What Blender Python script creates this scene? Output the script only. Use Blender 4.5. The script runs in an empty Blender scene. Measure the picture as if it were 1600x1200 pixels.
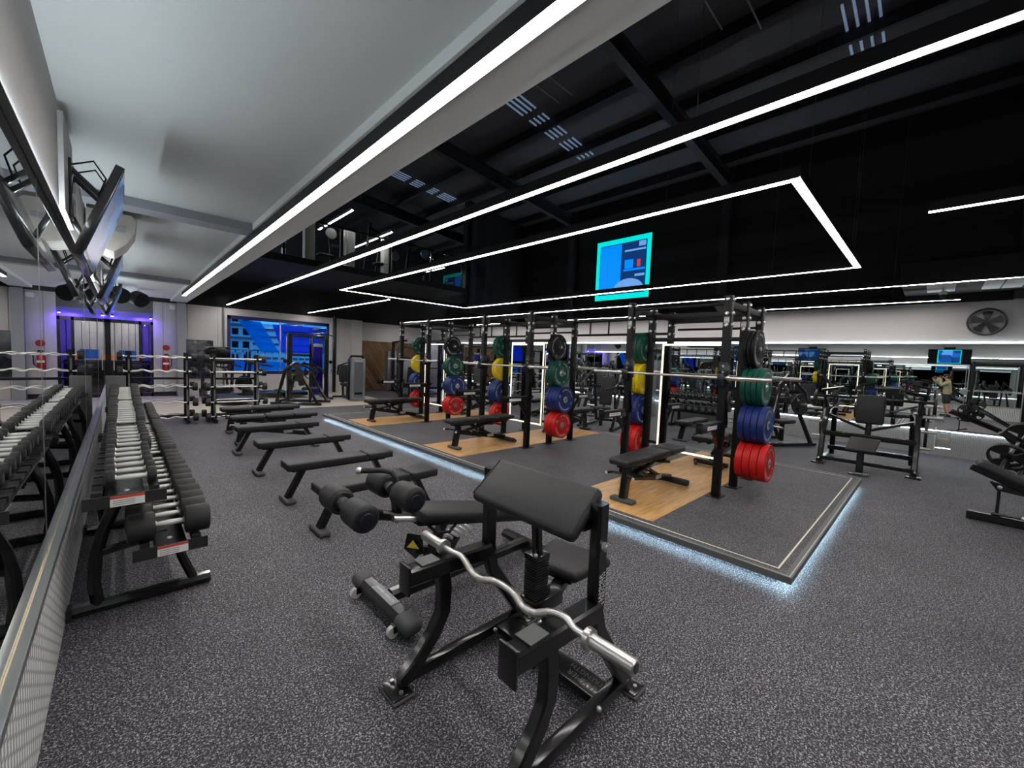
import bpy, bmesh, math, random
from mathutils import Vector, Matrix
random.seed(7)
S = bpy.context.scene
C = S.collection
PI = math.pi
V = Vector
# ---------------------------------------------------------------- camera, world, exposure
def camera():
    y, p, r = [math.radians(a) for a in (43.95, -3.485, 2.317)]
    F = V((math.sin(y)*math.cos(p), math.cos(y)*math.cos(p), math.sin(p)))
    R = V((math.cos(y), -math.sin(y), 0)); U = R.cross(F)
    R2 = R*math.cos(r)+U*math.sin(r); U2 = -R*math.sin(r)+U*math.cos(r)
    cd = bpy.data.cameras.new('camera'); co = bpy.data.objects.new('camera', cd); C.objects.link(co)
    m = Matrix.Identity(4)
    for i in range(3):
        m[i][0] = R2[i]; m[i][1] = U2[i]; m[i][2] = -F[i]
    m[0][3], m[1][3], m[2][3] = 0, 0, 1.6
    co.matrix_world = m
    cd.sensor_fit = 'HORIZONTAL'; cd.sensor_width = 36; cd.lens = 634.35*36/1600
    cd.clip_start = 0.02; cd.clip_end = 200
    S.camera = co
camera()
S.view_settings.view_transform = 'Standard'; S.view_settings.look = 'None'
S.view_settings.gamma = 1; S.view_settings.use_curve_mapping = False
S.view_settings.exposure = 0.16
w = bpy.data.worlds.new('world'); S.world = w; w.use_nodes = True
w.node_tree.nodes['Background'].inputs[0].default_value = (0.75, 0.90, 1.0, 1)
w.node_tree.nodes['Background'].inputs[1].default_value = 1.6
LED = 33.0          # radiance of the ceiling line lights

# ---------------------------------------------------------------- materials
def mat(name, col, rough=.5, metal=0, emit=0, ecol=None, spec=None, coat=0, bump=None, noise=None):
    m = bpy.data.materials.new(name); m.use_nodes = True
    nt = m.node_tree; b = nt.nodes['Principled BSDF']
    b.inputs['Base Color'].default_value = (*col, 1); b.inputs['Roughness'].default_value = rough
    b.inputs['Metallic'].default_value = metal
    if spec is not None: b.inputs['Specular IOR Level'].default_value = spec
    if coat: b.inputs['Coat Weight'].default_value = coat; b.inputs['Coat Roughness'].default_value = .13
    if emit:
        b.inputs['Emission Color'].default_value = (*(ecol or col), 1); b.inputs['Emission Strength'].default_value = emit
    tc = None
    if bump or noise:
        tc = nt.nodes.new('ShaderNodeTexCoord')
    if noise:      # (scale, colour2, amount)
        n = nt.nodes.new('ShaderNodeTexNoise'); n.inputs['Scale'].default_value = noise[0]; n.inputs['Detail'].default_value = 4
        nt.links.new(tc.outputs['Object'], n.inputs['Vector'])
        mx = nt.nodes.new('ShaderNodeMix'); mx.data_type = 'RGBA'
        mx.inputs[6].default_value = (*col, 1); mx.inputs[7].default_value = (*noise[1], 1)
        nt.links.new(n.outputs['Fac'], mx.inputs[0]); nt.links.new(mx.outputs[2], b.inputs['Base Color'])
    if bump:       # (scale, strength, distance)
        n = nt.nodes.new('ShaderNodeTexNoise'); n.inputs['Scale'].default_value = bump[0]; n.inputs['Detail'].default_value = 3
        nt.links.new(tc.outputs['Object'], n.inputs['Vector'])
        bp = nt.nodes.new('ShaderNodeBump'); bp.inputs['Strength'].default_value = bump[1]; bp.inputs['Distance'].default_value = bump[2]
        nt.links.new(n.outputs['Fac'], bp.inputs['Height']); nt.links.new(bp.outputs[0], b.inputs['Normal'])
    return m
MT = {}
MT['steel'] = mat('black_powder_coat', (.0026, .0026, .0030), .38, 0, spec=.15, coat=.9)
MT['satin'] = mat('black_satin_steel', (.0045, .0045, .0055), .45, spec=.3, bump=(400, .1, .001))
MT['vinyl'] = mat('black_vinyl', (.011, .0105, .0125), .52, spec=.4, bump=(900, .25, .0006))
MT['foam'] = mat('dark_foam_cover', (.013, .013, .015), .6, bump=(700, .2, .0006))
MT['cap'] = mat('blue_black_plastic', (.005, .007, .013), .4)
MT['rubgrey'] = mat('grey_rubber', (.055, .060, .064), .6, bump=(500, .1, .0006))
MT['rubber'] = mat('black_rubber', (.009, .0085, .009), .62, bump=(300, .2, .0008))
MT['chrome'] = mat('chrome', (.74, .73, .71), .30, 1)
MT['brushed'] = mat('satin_chrome', (.62, .61, .59), .30, 1)
MT['handle'] = mat('ribbed_handle_steel', (.74, .73, .70), .38, .55)
MT['knurl'] = mat('knurled_steel', (.52, .50, .46), .42, 1, bump=(1800, .6, .0006))
MT['dark_bolt'] = mat('bolt_metal', (.60, .60, .60), .31, 1)
MT['white'] = mat('white_print', (.75, .75, .74), .5)
MT['grey'] = mat('grey_print', (.30, .30, .30), .5)
MT['red_print'] = mat('red_print', (.55, .06, .03), .5)
MT['yellow_print'] = mat('yellow_print', (.75, .62, .05), .5)
MT['p_red'] = mat('red_bumper_rubber', (.50, .010, .010), .45, spec=.3, bump=(60, .15, .001))
MT['p_blue'] = mat('blue_bumper_rubber', (.010, .026, .145), .45, spec=.3, bump=(60, .15, .001))
MT['p_green'] = mat('green_bumper_rubber', (.003, .065, .045), .45, spec=.3, bump=(60, .15, .001))
MT['p_yellow'] = mat('yellow_bumper_rubber', (.74, .55, .010), .45, spec=.3, bump=(60, .15, .001))
MT['p_black'] = mat('black_bumper_rubber', (.005, .005, .006), .5, spec=.25, bump=(60, .15, .001))
MT['wall'] = mat('painted_wall', (.56, .54, .535), .75, bump=(35, .05, .002))
MT['soffit'] = mat('painted_soffit', (.60, .615, .60), .7, bump=(12, .05, .002))
MT['beam'] = mat('grey_painted_beam', (.30, .31, .34), .6)
MT['blackpaint'] = mat('black_wall_paint', (.010, .010, .0115), .7)
MT['roofblack'] = mat('black_roof_sheet', (.060, .060, .074), .7)
MT['roofsteel'] = mat('black_roof_steel', (.022, .022, .026), .55)
MT['mirror'] = mat('mirror_glass', (.86, .90, .90), .0, 1)
MT['mirror2'] = mat('rack_mirror', (.62, .66, .68), .015, 1)
MT['alu'] = mat('aluminium_trim', (.50, .51, .50), .33, 1)
MT['dark_trim'] = mat('dark_grey_trim', (.085, .09, .09), .45)
MT['led'] = mat('led_diffuser', (1, .95, .85), .5, emit=LED, ecol=(1, .955, .905))
MT['led_cool'] = mat('cool_led', (.8, .95, 1), .5, emit=75, ecol=(.60, .88, 1.0))
MT['led_white'] = mat('neutral_led', (.9, .97, 1), .5, emit=150, ecol=(.82, .93, 1.0))
MT['led_ledge'] = mat('ledge_led', (.9, .97, 1), .5, emit=26, ecol=(.72, .92, 1.0))
MT['led_frame'] = mat('warm_frame_light', (1, .9, .7), .5, emit=1.05, ecol=(1, .90, .66))
MT['purple_lamp'] = mat('violet_lamp', (.2, .1, 1), .5, emit=120, ecol=(.12, .06, 1))
MT['lamp_white'] = mat('white_lamp', (1, 1, 1), .5, emit=90, ecol=(1, .95, .85))
MT['beige'] = mat('beige_floor', (.50, .445, .37), .5, noise=(3, (.56, .50, .42)))
MT['tile_white'] = mat('ac_white', (.52, .52, .50), .6)
MT['tan'] = mat('tan_plastic', (.50, .47, .42), .6)
MT['violet_lit_paint'] = mat('violet_lintel', (.16, .13, .50), .6)  # violet lintel finish, with the violet lighting on it put into the colour
MT['concrete'] = mat('pale_concrete', (.55, .55, .52), .8, noise=(4, (.42, .42, .40)))
MT['skin'] = mat('skin', (.50, .26, .18), .55)
MT['khaki'] = mat('khaki_knit', (.34, .33, .20), .85, bump=(200, .3, .002))
MT['cloth'] = mat('black_cloth', (.012, .012, .014), .85)
MT['hair'] = mat('dark_hair', (.02, .014, .01), .8)
MT['red'] = mat('red_enamel', (.33, .008, .008), .35)
MT['orange'] = mat('orange_plastic', (.75, .20, .02), .5, emit=.25, ecol=(.9, .25, .02))
MT['shroud'] = mat('silver_shroud', (.20, .21, .235), .38, .5)
MT['shroud2'] = mat('grey_perforated', (.10, .11, .13), .5, .3)
MT['tread'] = mat('navy_belt', (.02, .03, .06), .6)
MT['canvas'] = mat('dark_display', (.004, .005, .008), .08)
MT['gasket'] = mat('pipe_grey', (.10, .10, .11), .5)

def nodes(name):
    m = bpy.data.materials.new(name); m.use_nodes = True
    return m, m.node_tree, m.node_tree.nodes['Principled BSDF'], m.node_tree.nodes.new, m.node_tree.links.new
def ramp(N, stops, interp='LINEAR'):
    r = N('ShaderNodeValToRGB'); r.color_ramp.interpolation = interp
    e = r.color_ramp.elements
    while len(e) < len(stops): e.new(.5)
    for i, (p, c) in enumerate(stops):
        e[i].position = p; e[i].color = (*c, 1)
    return r
def speckle(name, dark, mid, light, sc, rough=.62):
    m, nt, b, N, L = nodes(name)
    tc = N('ShaderNodeTexCoord'); n = N('ShaderNodeTexNoise'); n.inputs['Scale'].default_value = sc
    n.inputs['Detail'].default_value = 2.5; n.inputs['Roughness'].default_value = .6; n.inputs['Distortion'].default_value = .8
    L(tc.outputs['Object'], n.inputs['Vector'])
    r = ramp(N, [(.44, dark), (.54, mid), (.61, light), (.70, tuple(min(1, c*1.5) for c in light))])
    L(n.outputs['Fac'], r.inputs[0])
    n2 = N('ShaderNodeTexNoise'); n2.inputs['Scale'].default_value = 1.3; n2.inputs['Detail'].default_value = 5
    L(tc.outputs['Object'], n2.inputs['Vector'])
    mr = N('ShaderNodeMapRange'); mr.inputs[1].default_value = .3; mr.inputs[2].default_value = .7; mr.inputs[3].default_value = .82; mr.inputs[4].default_value = 1.16
    L(n2.outputs['Fac'], mr.inputs[0])
    mx = N('ShaderNodeVectorMath'); mx.operation = 'SCALE'
    L(r.outputs[0], mx.inputs[0]); L(mr.outputs[0], mx.inputs['Scale']); L(mx.outputs[0], b.inputs['Base Color'])
    b.inputs['Roughness'].default_value = rough; b.inputs['Specular IOR Level'].default_value = .35
    bp = N('ShaderNodeBump'); bp.inputs['Strength'].default_value = .35; bp.inputs['Distance'].default_value = .002
    L(n.outputs['Fac'], bp.inputs['Height']); L(bp.outputs[0], b.inputs['Normal'])
    return m
MT['floor'] = speckle('speckled_rubber_floor', (.010, .0095, .013), (.050, .047, .060), (.33, .315, .355), 130)
MT['deck'] = speckle('speckled_platform_rubber', (.013, .013, .016), (.058, .055, .065), (.24, .23, .255), 160)
def wood():
    m, nt, b, N, L = nodes('oak_platform_wood')
    tc = N('ShaderNodeTexCoord'); mp = N('ShaderNodeMapping'); mp.inputs['Scale'].default_value = (1.2, 9, 9)
    n = N('ShaderNodeTexNoise'); n.inputs['Scale'].default_value = 3.0; n.inputs['Detail'].default_value = 6
    L(tc.outputs['Object'], mp.inputs[0]); L(mp.outputs[0], n.inputs['Vector'])
    r = ramp(N, [(.3, (.42, .22, .075)), (.5, (.56, .315, .12)), (.72, (.64, .39, .17))])
    L(n.outputs['Fac'], r.inputs[0]); L(r.outputs[0], b.inputs['Base Color'])
    b.inputs['Roughness'].default_value = .35
    return m
MT['wood'] = wood()
def chevron():
    m, nt, b, N, L = nodes('diagonal_timber_boards')
    tc = N('ShaderNodeTexCoord'); sp = N('ShaderNodeSeparateXYZ'); L(tc.outputs['Object'], sp.inputs[0])
    ab = N('ShaderNodeMath'); ab.operation = 'PINGPONG'; ab.inputs[1].default_value = 1.3; L(sp.outputs['X'], ab.inputs[0])
    ad = N('ShaderNodeMath'); ad.operation = 'MULTIPLY_ADD'; ad.inputs[1].default_value = 1.5; L(ab.outputs[0], ad.inputs[0]); L(sp.outputs['Z'], ad.inputs[2])
    cb = N('ShaderNodeCombineXYZ'); L(ad.outputs[0], cb.inputs[0])
    wv = N('ShaderNodeTexWave'); wv.inputs['Scale'].default_value = 1.15; wv.inputs['Distortion'].default_value = 0; wv.wave_profile = 'SAW'
    L(cb.outputs[0], wv.inputs['Vector'])
    mu = N('ShaderNodeMath'); mu.operation = 'MULTIPLY'; mu.inputs[1].default_value = 3.66; L(ad.outputs[0], mu.inputs[0])
    fl = N('ShaderNodeMath'); fl.operation = 'FLOOR'; L(mu.outputs[0], fl.inputs[0])
    wn = N('ShaderNodeTexWhiteNoise'); wn.noise_dimensions = '1D'; L(fl.outputs[0], wn.inputs['W'])
    r = ramp(N, [(0, (.115, .055, .022)), (.5, (.17, .085, .034)), (1, (.24, .125, .052))]); L(wn.outputs['Value'], r.inputs[0])
    fr = N('ShaderNodeMath'); fr.operation = 'FRACT'; L(mu.outputs[0], fr.inputs[0])
    gt = N('ShaderNodeMath'); gt.operation = 'GREATER_THAN'; gt.inputs[1].default_value = .06; L(fr.outputs[0], gt.inputs[0])
    mx = N('ShaderNodeVectorMath'); mx.operation = 'SCALE'; L(r.outputs[0], mx.inputs[0]); L(gt.outputs[0], mx.inputs['Scale'])
    L(mx.outputs[0], b.inputs['Base Color']); b.inputs['Roughness'].default_value = .5
    return m
MT['chevron'] = chevron()
def tread_plate(name, c1, c0, metal, ky):
    m, nt, b, N, L = nodes(name)
    tc = N('ShaderNodeTexCoord'); sp = N('ShaderNodeSeparateXYZ'); L(tc.outputs['Object'], sp.inputs[0])
    cb = N('ShaderNodeCombineXYZ'); sy = N('ShaderNodeMath'); sy.operation = 'MULTIPLY'; sy.inputs[1].default_value = ky; L(sp.outputs['Y'], sy.inputs[0])
    L(sp.outputs['Z'], cb.inputs[0]); L(sy.outputs[0], cb.inputs[1])
    br = N('ShaderNodeTexBrick'); br.inputs['Scale'].default_value = 1; br.offset = .5
    br.inputs['Brick Width'].default_value = .052; br.inputs['Row Height'].default_value = .026
    br.inputs['Mortar Size'].default_value = .0075; br.inputs['Mortar Smooth'].default_value = .5
    br.inputs['Color1'].default_value = (c1, c1, c1*.98, 1); br.inputs['Color2'].default_value = (c1*.92, c1*.92, c1*.92, 1); br.inputs['Mortar'].default_value = (c0, c0, c0, 1)
    L(cb.outputs[0], br.inputs['Vector']); L(br.outputs['Color'], b.inputs['Base Color'])
    inv = N('ShaderNodeMath'); inv.operation = 'SUBTRACT'; inv.inputs[0].default_value = 1; L(br.outputs['Fac'], inv.inputs[1])
    bp = N('ShaderNodeBump'); bp.inputs['Strength'].default_value = .8; bp.inputs['Distance'].default_value = .004
    L(inv.outputs[0], bp.inputs['Height']); L(bp.outputs[0], b.inputs['Normal'])
    b.inputs['Metallic'].default_value = metal; b.inputs['Roughness'].default_value = .36
    return m
MT['plate'] = tread_plate('lit_tread_plate', .97, .30, 0, .62)  # left panel: pills lightened in the colour to stand for light on them
MT['plate2'] = tread_plate('grey_tread_plate', .44, .34, .3, .9)
def tint(name, col, rough=0):
    m, nt, b, N, L = nodes(name)
    nt.nodes.remove(b); out = nt.nodes['Material Output']
    t = N('ShaderNodeBsdfTransparent'); t.inputs[0].default_value = (*col, 1)
    g = N('ShaderNodeBsdfGlossy'); g.inputs['Roughness'].default_value = rough; g.inputs[0].default_value = (.9, .9, .9, 1)
    fz = N('ShaderNodeFresnel'); fz.inputs[0].default_value = 1.45
    mx = N('ShaderNodeMixShader'); L(fz.outputs[0], mx.inputs[0]); L(t.outputs[0], mx.inputs[1]); L(g.outputs[0], mx.inputs[2])
    L(mx.outputs[0], out.inputs[0])
    return m
MT['glass'] = tint('clear_glass', (.92, .95, .96))
MT['glass_blue'] = tint('blue_window_glass', (.26, .58, .95))
def film(name, tcol, dcol):
    m, nt, b, N, L = nodes(name)
    nt.nodes.remove(b); out = nt.nodes['Material Output']
    t = N('ShaderNodeBsdfTransparent'); t.inputs[0].default_value = (*tcol, 1)
    d = N('ShaderNodeBsdfTranslucent'); d.inputs[0].default_value = (*dcol, 1)
    mx = N('ShaderNodeMixShader'); mx.inputs[0].default_value = .6; L(t.outputs[0], mx.inputs[1]); L(d.outputs[0], mx.inputs[2]); L(mx.outputs[0], out.inputs[0])
    return m
MT['film_azure'] = film('azure_film', (.35, .85, 1.0), (.06, .55, 1.0))
MT['film_violet'] = film('violet_film', (.7, .6, 1.0), (.22, .30, .95))
MT['glass_purple'] = tint('violet_glass', (.42, .35, 1.0))
def holed(name, axis, pitch, r, span, w_, lo=0, hi=1):
    m, nt, b, N, L = nodes(name)
    b.inputs['Roughness'].default_value = .45; b.inputs['Specular IOR Level'].default_value = .2
    tc = N('ShaderNodeTexCoord'); sp = N('ShaderNodeSeparateXYZ'); L(tc.outputs['Generated'], sp.inputs[0])
    def mth(op, a, b_=None, c=None):
        n = N('ShaderNodeMath'); n.operation = op
        for i, v in enumerate((a, b_, c)):
            if v is None: continue
            if isinstance(v, (int, float)): n.inputs[i].default_value = v
            else: L(v, n.inputs[i])
        return n.outputs[0]
    ax = {'X': 'X', 'Z': 'Z'}[axis]; k = span/pitch
    t = mth('MULTIPLY', mth('SUBTRACT', mth('FRACT', mth('MULTIPLY', sp.outputs[ax], k)), .5), pitch)
    if axis == 'Z': d = mth('MINIMUM', mth('ABSOLUTE', mth('SUBTRACT', sp.outputs['X'], .5)), mth('ABSOLUTE', mth('SUBTRACT', sp.outputs['Y'], .5)))
    else: d = mth('ABSOLUTE', mth('SUBTRACT', sp.outputs['Z'], .5))
    d = mth('MULTIPLY', d, w_)
    q = mth('LESS_THAN', mth('SQRT', mth('ADD', mth('MULTIPLY', d, d), mth('MULTIPLY', t, t))), r)
    q = mth('MULTIPLY', q, mth('MULTIPLY', mth('GREATER_THAN', sp.outputs[ax], lo), mth('LESS_THAN', sp.outputs[ax], hi)))
    mx = N('ShaderNodeMix'); mx.data_type = 'RGBA'; L(q, mx.inputs[0])
    mx.inputs[6].default_value = (.0045, .0045, .0055, 1); mx.inputs[7].default_value = (.001, .001, .001, 1); L(mx.outputs[2], b.inputs['Base Color'])
    return m
MT['upright'] = holed('perforated_upright', 'Z', .068, .0115, 2.28, .08, .12, .84)
MT['pbeam'] = holed('perforated_beam', 'X', .068, .0115, 1.10, .07, .02, .98)
def picture(name, seed, strength, scale=3.0, cols=None):
    m, nt, b, N, L = nodes(name)
    tc = N('ShaderNodeTexCoord'); mp = N('ShaderNodeMapping'); mp.inputs['Location'].default_value = (seed, seed*2.1, seed*.7)
    n = N('ShaderNodeTexVoronoi'); n.inputs['Scale'].default_value = scale; n.distance = 'CHEBYCHEV'
    L(tc.outputs['Object'], mp.inputs[0]); L(mp.outputs[0], n.inputs['Vector'])
    r = ramp(N, cols or [(0, (.004, .03, .14)), (.45, (.01, .10, .45)), (.7, (.02, .28, .95)), (1, (.25, .5, .9))], 'LINEAR')
    s = N('ShaderNodeSeparateColor'); L(n.outputs['Color'], s.inputs[0]); L(s.outputs[0], r.inputs[0])
    L(r.outputs[0], b.inputs['Emission Color']); b.inputs['Emission Strength'].default_value = strength
    b.inputs['Base Color'].default_value = (0, 0, 0, 1); b.inputs['Roughness'].default_value = .2
    return m
MT['screen_blue'] = picture('blue_screen_image', 3, .9, 4)
MT['poster'] = picture('dark_poster_image', 8, .0, 7)
MT['teal_emit'] = mat('teal_screen_border', (0, .5, .5), .4, emit=.85, ecol=(.0, .83, .74))
MT['azure_emit'] = mat('azure_screen', (0, .2, .9), .4, emit=.95, ecol=(.0, .25, 1.0))
MT['navy_emit'] = mat('navy_screen', (0, .03, .2), .4, emit=.8, ecol=(.004, .04, .17))
MT['pale_emit'] = mat('pale_blue_screen', (.2, .4, .8), .4, emit=.8, ecol=(.16, .40, .85))
MT['red_emit'] = mat('red_screen_spot', (.7, .1, .1), .4, emit=.6, ecol=(.75, .08, .10))
def poster_mat():
    m, nt, b, N, L = nodes('navy_photo_print')
    tc = N('ShaderNodeTexCoord'); n = N('ShaderNodeTexVoronoi'); n.inputs['Scale'].default_value = 9
    L(tc.outputs['Object'], n.inputs['Vector']); s = N('ShaderNodeSeparateColor'); L(n.outputs['Color'], s.inputs[0])
    r = ramp(N, [(0, (.003, .004, .008)), (.6, (.012, .018, .035)), (.85, (.04, .05, .08)), (1, (.25, .25, .25))]); L(s.outputs[0], r.inputs[0])
    L(r.outputs[0], b.inputs['Base Color']); b.inputs['Roughness'].default_value = .25
    return m
MT['poster'] = poster_mat()

# ---------------------------------------------------------------- mesh builder
class M:
    def __init__(s): s.v = []; s.f = []
    def add(s, vs, fs):
        o = len(s.v); s.v += [tuple(p) for p in vs]; s.f += [tuple(i+o for i in f) for f in fs]; return s
    def box(s, x0, x1, y0, y1, z0, z1):
        vs = [(x, y, z) for x in (x0, x1) for y in (y0, y1) for z in (z0, z1)]
        return s.add(vs, [(0, 1, 3, 2), (4, 6, 7, 5), (0, 4, 5, 1), (2, 3, 7, 6), (0, 2, 6, 4), (1, 5, 7, 3)])
    def beam(s, a, b, w, h, up=(0, 0, 1), w2=None, h2=None):
        a = V(a); b = V(b); t = (b-a).normalized(); u = V(up)
        if abs(t.dot(u)) > .98: u = V((0, 1, 0)) if abs(t.y) < .9 else V((1, 0, 0))
        r = t.cross(u).normalized(); u = r.cross(t)
        w2 = w2 or w; h2 = h2 or h
        vs = [a+r*(sx*w/2)+u*(sy*h/2) for sx, sy in ((-1, -1), (1, -1), (1, 1), (-1, 1))]
        vs += [b+r*(sx*w2/2)+u*(sy*h2/2) for sx, sy in ((-1, -1), (1, -1), (1, 1), (-1, 1))]
        return s.add(vs, [(3, 2, 1, 0), (4, 5, 6, 7), (0, 1, 5, 4), (1, 2, 6, 5), (2, 3, 7, 6), (3, 0, 4, 7)])
    def sweep(s, pts, sec, up=(0, 0, 1), scales=None, cap=True):
        pts = [V(p) for p in pts]; n = len(sec); k = len(pts); vs = []; u = V(up); prev = None
        for i, p in enumerate(pts):
            t = (pts[min(i+1, k-1)]-pts[max(i-1, 0)]).normalized()
            if prev is None:
                if abs(t.dot(u)) > .97: u = V((1, 0, 0)) if abs(t.x) < .9 else V((0, 1, 0))
                r = t.cross(u).normalized()
            else:
                r = (prev - t*prev.dot(t)).normalized()
            prev = r; uu = r.cross(t); sc = scales[i] if scales else (1, 1)
            if not isinstance(sc, tuple): sc = (sc, sc)
            vs += [p+r*(a*sc[0])+uu*(b*sc[1]) for a, b in sec]
        fs = []
        for i in range(k-1):
            for j in range(n):
                a = i*n+j; b = i*n+(j+1) % n
                fs.append((a, b, b+n, a+n))
        if cap: fs += [tuple(range(n))[::-1], tuple((k-1)*n+j for j in range(n))]
        return s.add(vs, fs)
    def tube(s, pts, r, n=12, up=(0, 0, 1), scales=None):
        return s.sweep(pts, [(r*math.cos(2*PI*i/n), r*math.sin(2*PI*i/n)) for i in range(n)], up, scales)
    def cyl(s, a, b, r, r2=None, n=16):
        return s.tube([a, b], r, n, scales=[1, (r2/r if r2 is not None else 1)])
    def rtube(s, pts, w, h, up=(0, 0, 1), rd=.2):
        q = min(w, h)*rd; a = w/2; b = h/2
        sec = [(a-q, -b), (a, -b+q), (a, b-q), (a-q, b), (-a+q, b), (-a, b-q), (-a, -b+q), (-a+q, -b)]
        return s.sweep(pts, sec, up)
    def lathe(s, c, ax, prof, n=24, ring=False):
        """prof: (offset along axis, radius)"""
        c = V(c); ax = V(ax).normalized(); u = V((0, 0, 1)) if abs(ax.z) < .9 else V((1, 0, 0))
        a = ax.cross(u).normalized(); b = ax.cross(a); vs = []
        for t, r in prof:
            for i in range(n):
                th = 2*PI*(i+.5)/n
                vs.append(c+ax*t+a*(r*math.cos(th))+b*(r*math.sin(th)))
        fs = [(i*n+j, i*n+(j+1) % n, (i+1)*n+(j+1) % n, (i+1)*n+j) for i in range(len(prof)-1) for j in range(n)]
        if ring: k = len(prof)-1; fs += [(k*n+j, k*n+(j+1) % n, (j+1) % n, j) for j in range(n)]
        else: fs += [tuple(range(n))[::-1], tuple((len(prof)-1)*n+j for j in range(n))]
        return s.add(vs, fs)
    def pad(s, a, b, w, t, up=(0, 0, 1), q=.03, w2=None):
        """upholstered cushion from a to b (centre line), rounded section and ends"""
        a = V(a); b = V(b); d = (b-a); ln = d.length; d.normalize(); u = V(up); r = d.cross(u).normalized(); u = r.cross(d)
        q = min(q, t*.49, w*.49); w2 = w2 or w
        def ring(c, ww, tt, qq):
            o = []
            for cx, cy, a0 in ((ww/2-qq, tt/2-qq, 0), (-ww/2+qq, tt/2-qq, 90), (-ww/2+qq, -tt/2+qq, 180), (ww/2-qq, -tt/2+qq, 270)):
                for k in range(4):
                    th = math.radians(a0+30*k); o.append(c+r*(cx+qq*math.cos(th))+u*(cy+qq*math.sin(th)))
            return o
        vs = []
        prof = [(q*(1-math.cos(PI/2*k/3)), q*(1-math.sin(PI/2*k/3))) for k in range(4)]   # (inset along length, shrink)
        for off, shr in prof:
            ww = w-2*shr; tt = t-2*shr; vs += ring(a+d*off, ww, tt, max(q-shr, .0005))
        for off, shr in reversed(prof):
            ww = w2-2*shr; tt = t-2*shr; vs += ring(b-d*off, ww, tt, max(q-shr, .0005))
        n = 16; k = len(vs)//n
        fs = [(i*n+j, i*n+(j+1) % n, (i+1)*n+(j+1) % n, (i+1)*n+j) for i in range(k-1) for j in range(n)]
        fs += [tuple(range(n))[::-1], tuple((k-1)*n+j for j in range(n))]
        return s.add(vs, fs)
    def prism(s, pts, d):
        n = len(pts); d = V(d); vs = [V(p) for p in pts]+[V(p)+d for p in pts]
        return s.add(vs, [tuple(range(n))[::-1], tuple(range(n, 2*n))]+[(i, (i+1) % n, (i+1) % n+n, i+n) for i in range(n)])
    def sphere(s, c, r, n=12, m=8, sc=(1, 1, 1)):
        c = V(c); vs = [c+V((0, 0, r*sc[2]))]
        for i in range(1, m):
            ph = PI*i/m
            for j in range(n):
                th = 2*PI*j/n; vs.append(c+V((r*sc[0]*math.sin(ph)*math.cos(th), r*sc[1]*math.sin(ph)*math.sin(th), r*sc[2]*math.cos(ph))))
        vs.append(c-V((0, 0, r*sc[2]))); fs = [(0, 1+j, 1+(j+1) % n) for j in range(n)]
        for i in range(m-2):
            for j in range(n): fs.append((1+i*n+j, 1+(i+1)*n+j, 1+(i+1)*n+(j+1) % n, 1+i*n+(j+1) % n))
        L_ = len(vs)-1; fs += [(L_, 1+(m-2)*n+(j+1) % n, 1+(m-2)*n+j) for j in range(n)]
        return s.add(vs, fs)
    def xf(s, fn):
        s.v = [tuple(fn(V(p))) for p in s.v]; return s
    def build(s, name, m, parent=None, bev=0, ang=35):
        off = WL.get(parent.name) if parent is not None else None
        if off is not None: s.v = [(x-off[0], y-off[1], z-off[2]) for x, y, z in s.v]
        me = bpy.data.meshes.new(name); me.from_pydata(s.v, [], s.f); me.validate()
        bm = bmesh.new(); bm.from_mesh(me); bmesh.ops.recalc_face_normals(bm, faces=bm.faces)
        if bev:
            ed = [e for e in bm.edges if len(e.link_faces) == 2 and e.calc_face_angle(0) > .6]
            bmesh.ops.bevel(bm, geom=ed, offset=bev, segments=2, profile=.6, affect='EDGES', clamp_overlap=True)
        bm.to_mesh(me); bm.free()
        me.materials.append(MT[m] if isinstance(m, str) else m)
        me.polygons.foreach_set('use_smooth', [True]*len(me.polygons)); me.set_sharp_from_angle(angle=math.radians(ang))
        o = bpy.data.objects.new(name, me); C.objects.link(o)
        if parent is not None: o.parent = parent
        if off is not None: WL[o.name] = off
        return o
WL = {}      # things whose parts are written in room coordinates
def wthing(name, label, cat, loc, group=None):
    o = thing(name, label, cat, loc, 0, group); WL[o.name] = loc; return o
def thing(name, label, cat, loc=(0, 0, 0), rz=0, group=None):
    o = bpy.data.objects.new(name, None); C.objects.link(o); o.location = loc; o.rotation_euler = (0, 0, rz)
    o.empty_display_size = .1
    return tag(o, label, cat, group)
def tag(o, label, cat, group=None):
    o['label'] = label; o['category'] = cat
    if group: o['group'] = group
    return o
def struct(o): o['kind'] = 'structure'; return o
KIDS = {}
def kids(o):
    return [c for c in o.children]
def dup(o, loc=None, rz=None, label=None, parent=None):
    c = o.copy(); C.objects.link(c)
    if parent is not None: c.parent = parent
    if loc is not None: c.location = loc
    if rz is not None: c.rotation_euler = (0, 0, rz)
    if label: c['label'] = label
    for k in kids(o): dup(k, parent=c)
    return c
ORD = ['', 'first', 'second', 'third', 'fourth', 'fifth', 'sixth', 'seventh', 'eighth', 'ninth', 'tenth', 'eleventh', 'twelfth', 'thirteenth',
       'fourteenth', 'fifteenth', 'sixteenth', 'seventeenth', 'eighteenth', 'nineteenth', 'twentieth']
def ordw(n):
    if n <= 20: return ORD[n]
    return {2: 'twenty', 3: 'thirty', 4: 'forty'}[n//10]+'-'+ORD[n % 10] if n % 10 else {3: 'thirtieth', 4: 'fortieth'}[n//10]
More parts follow.
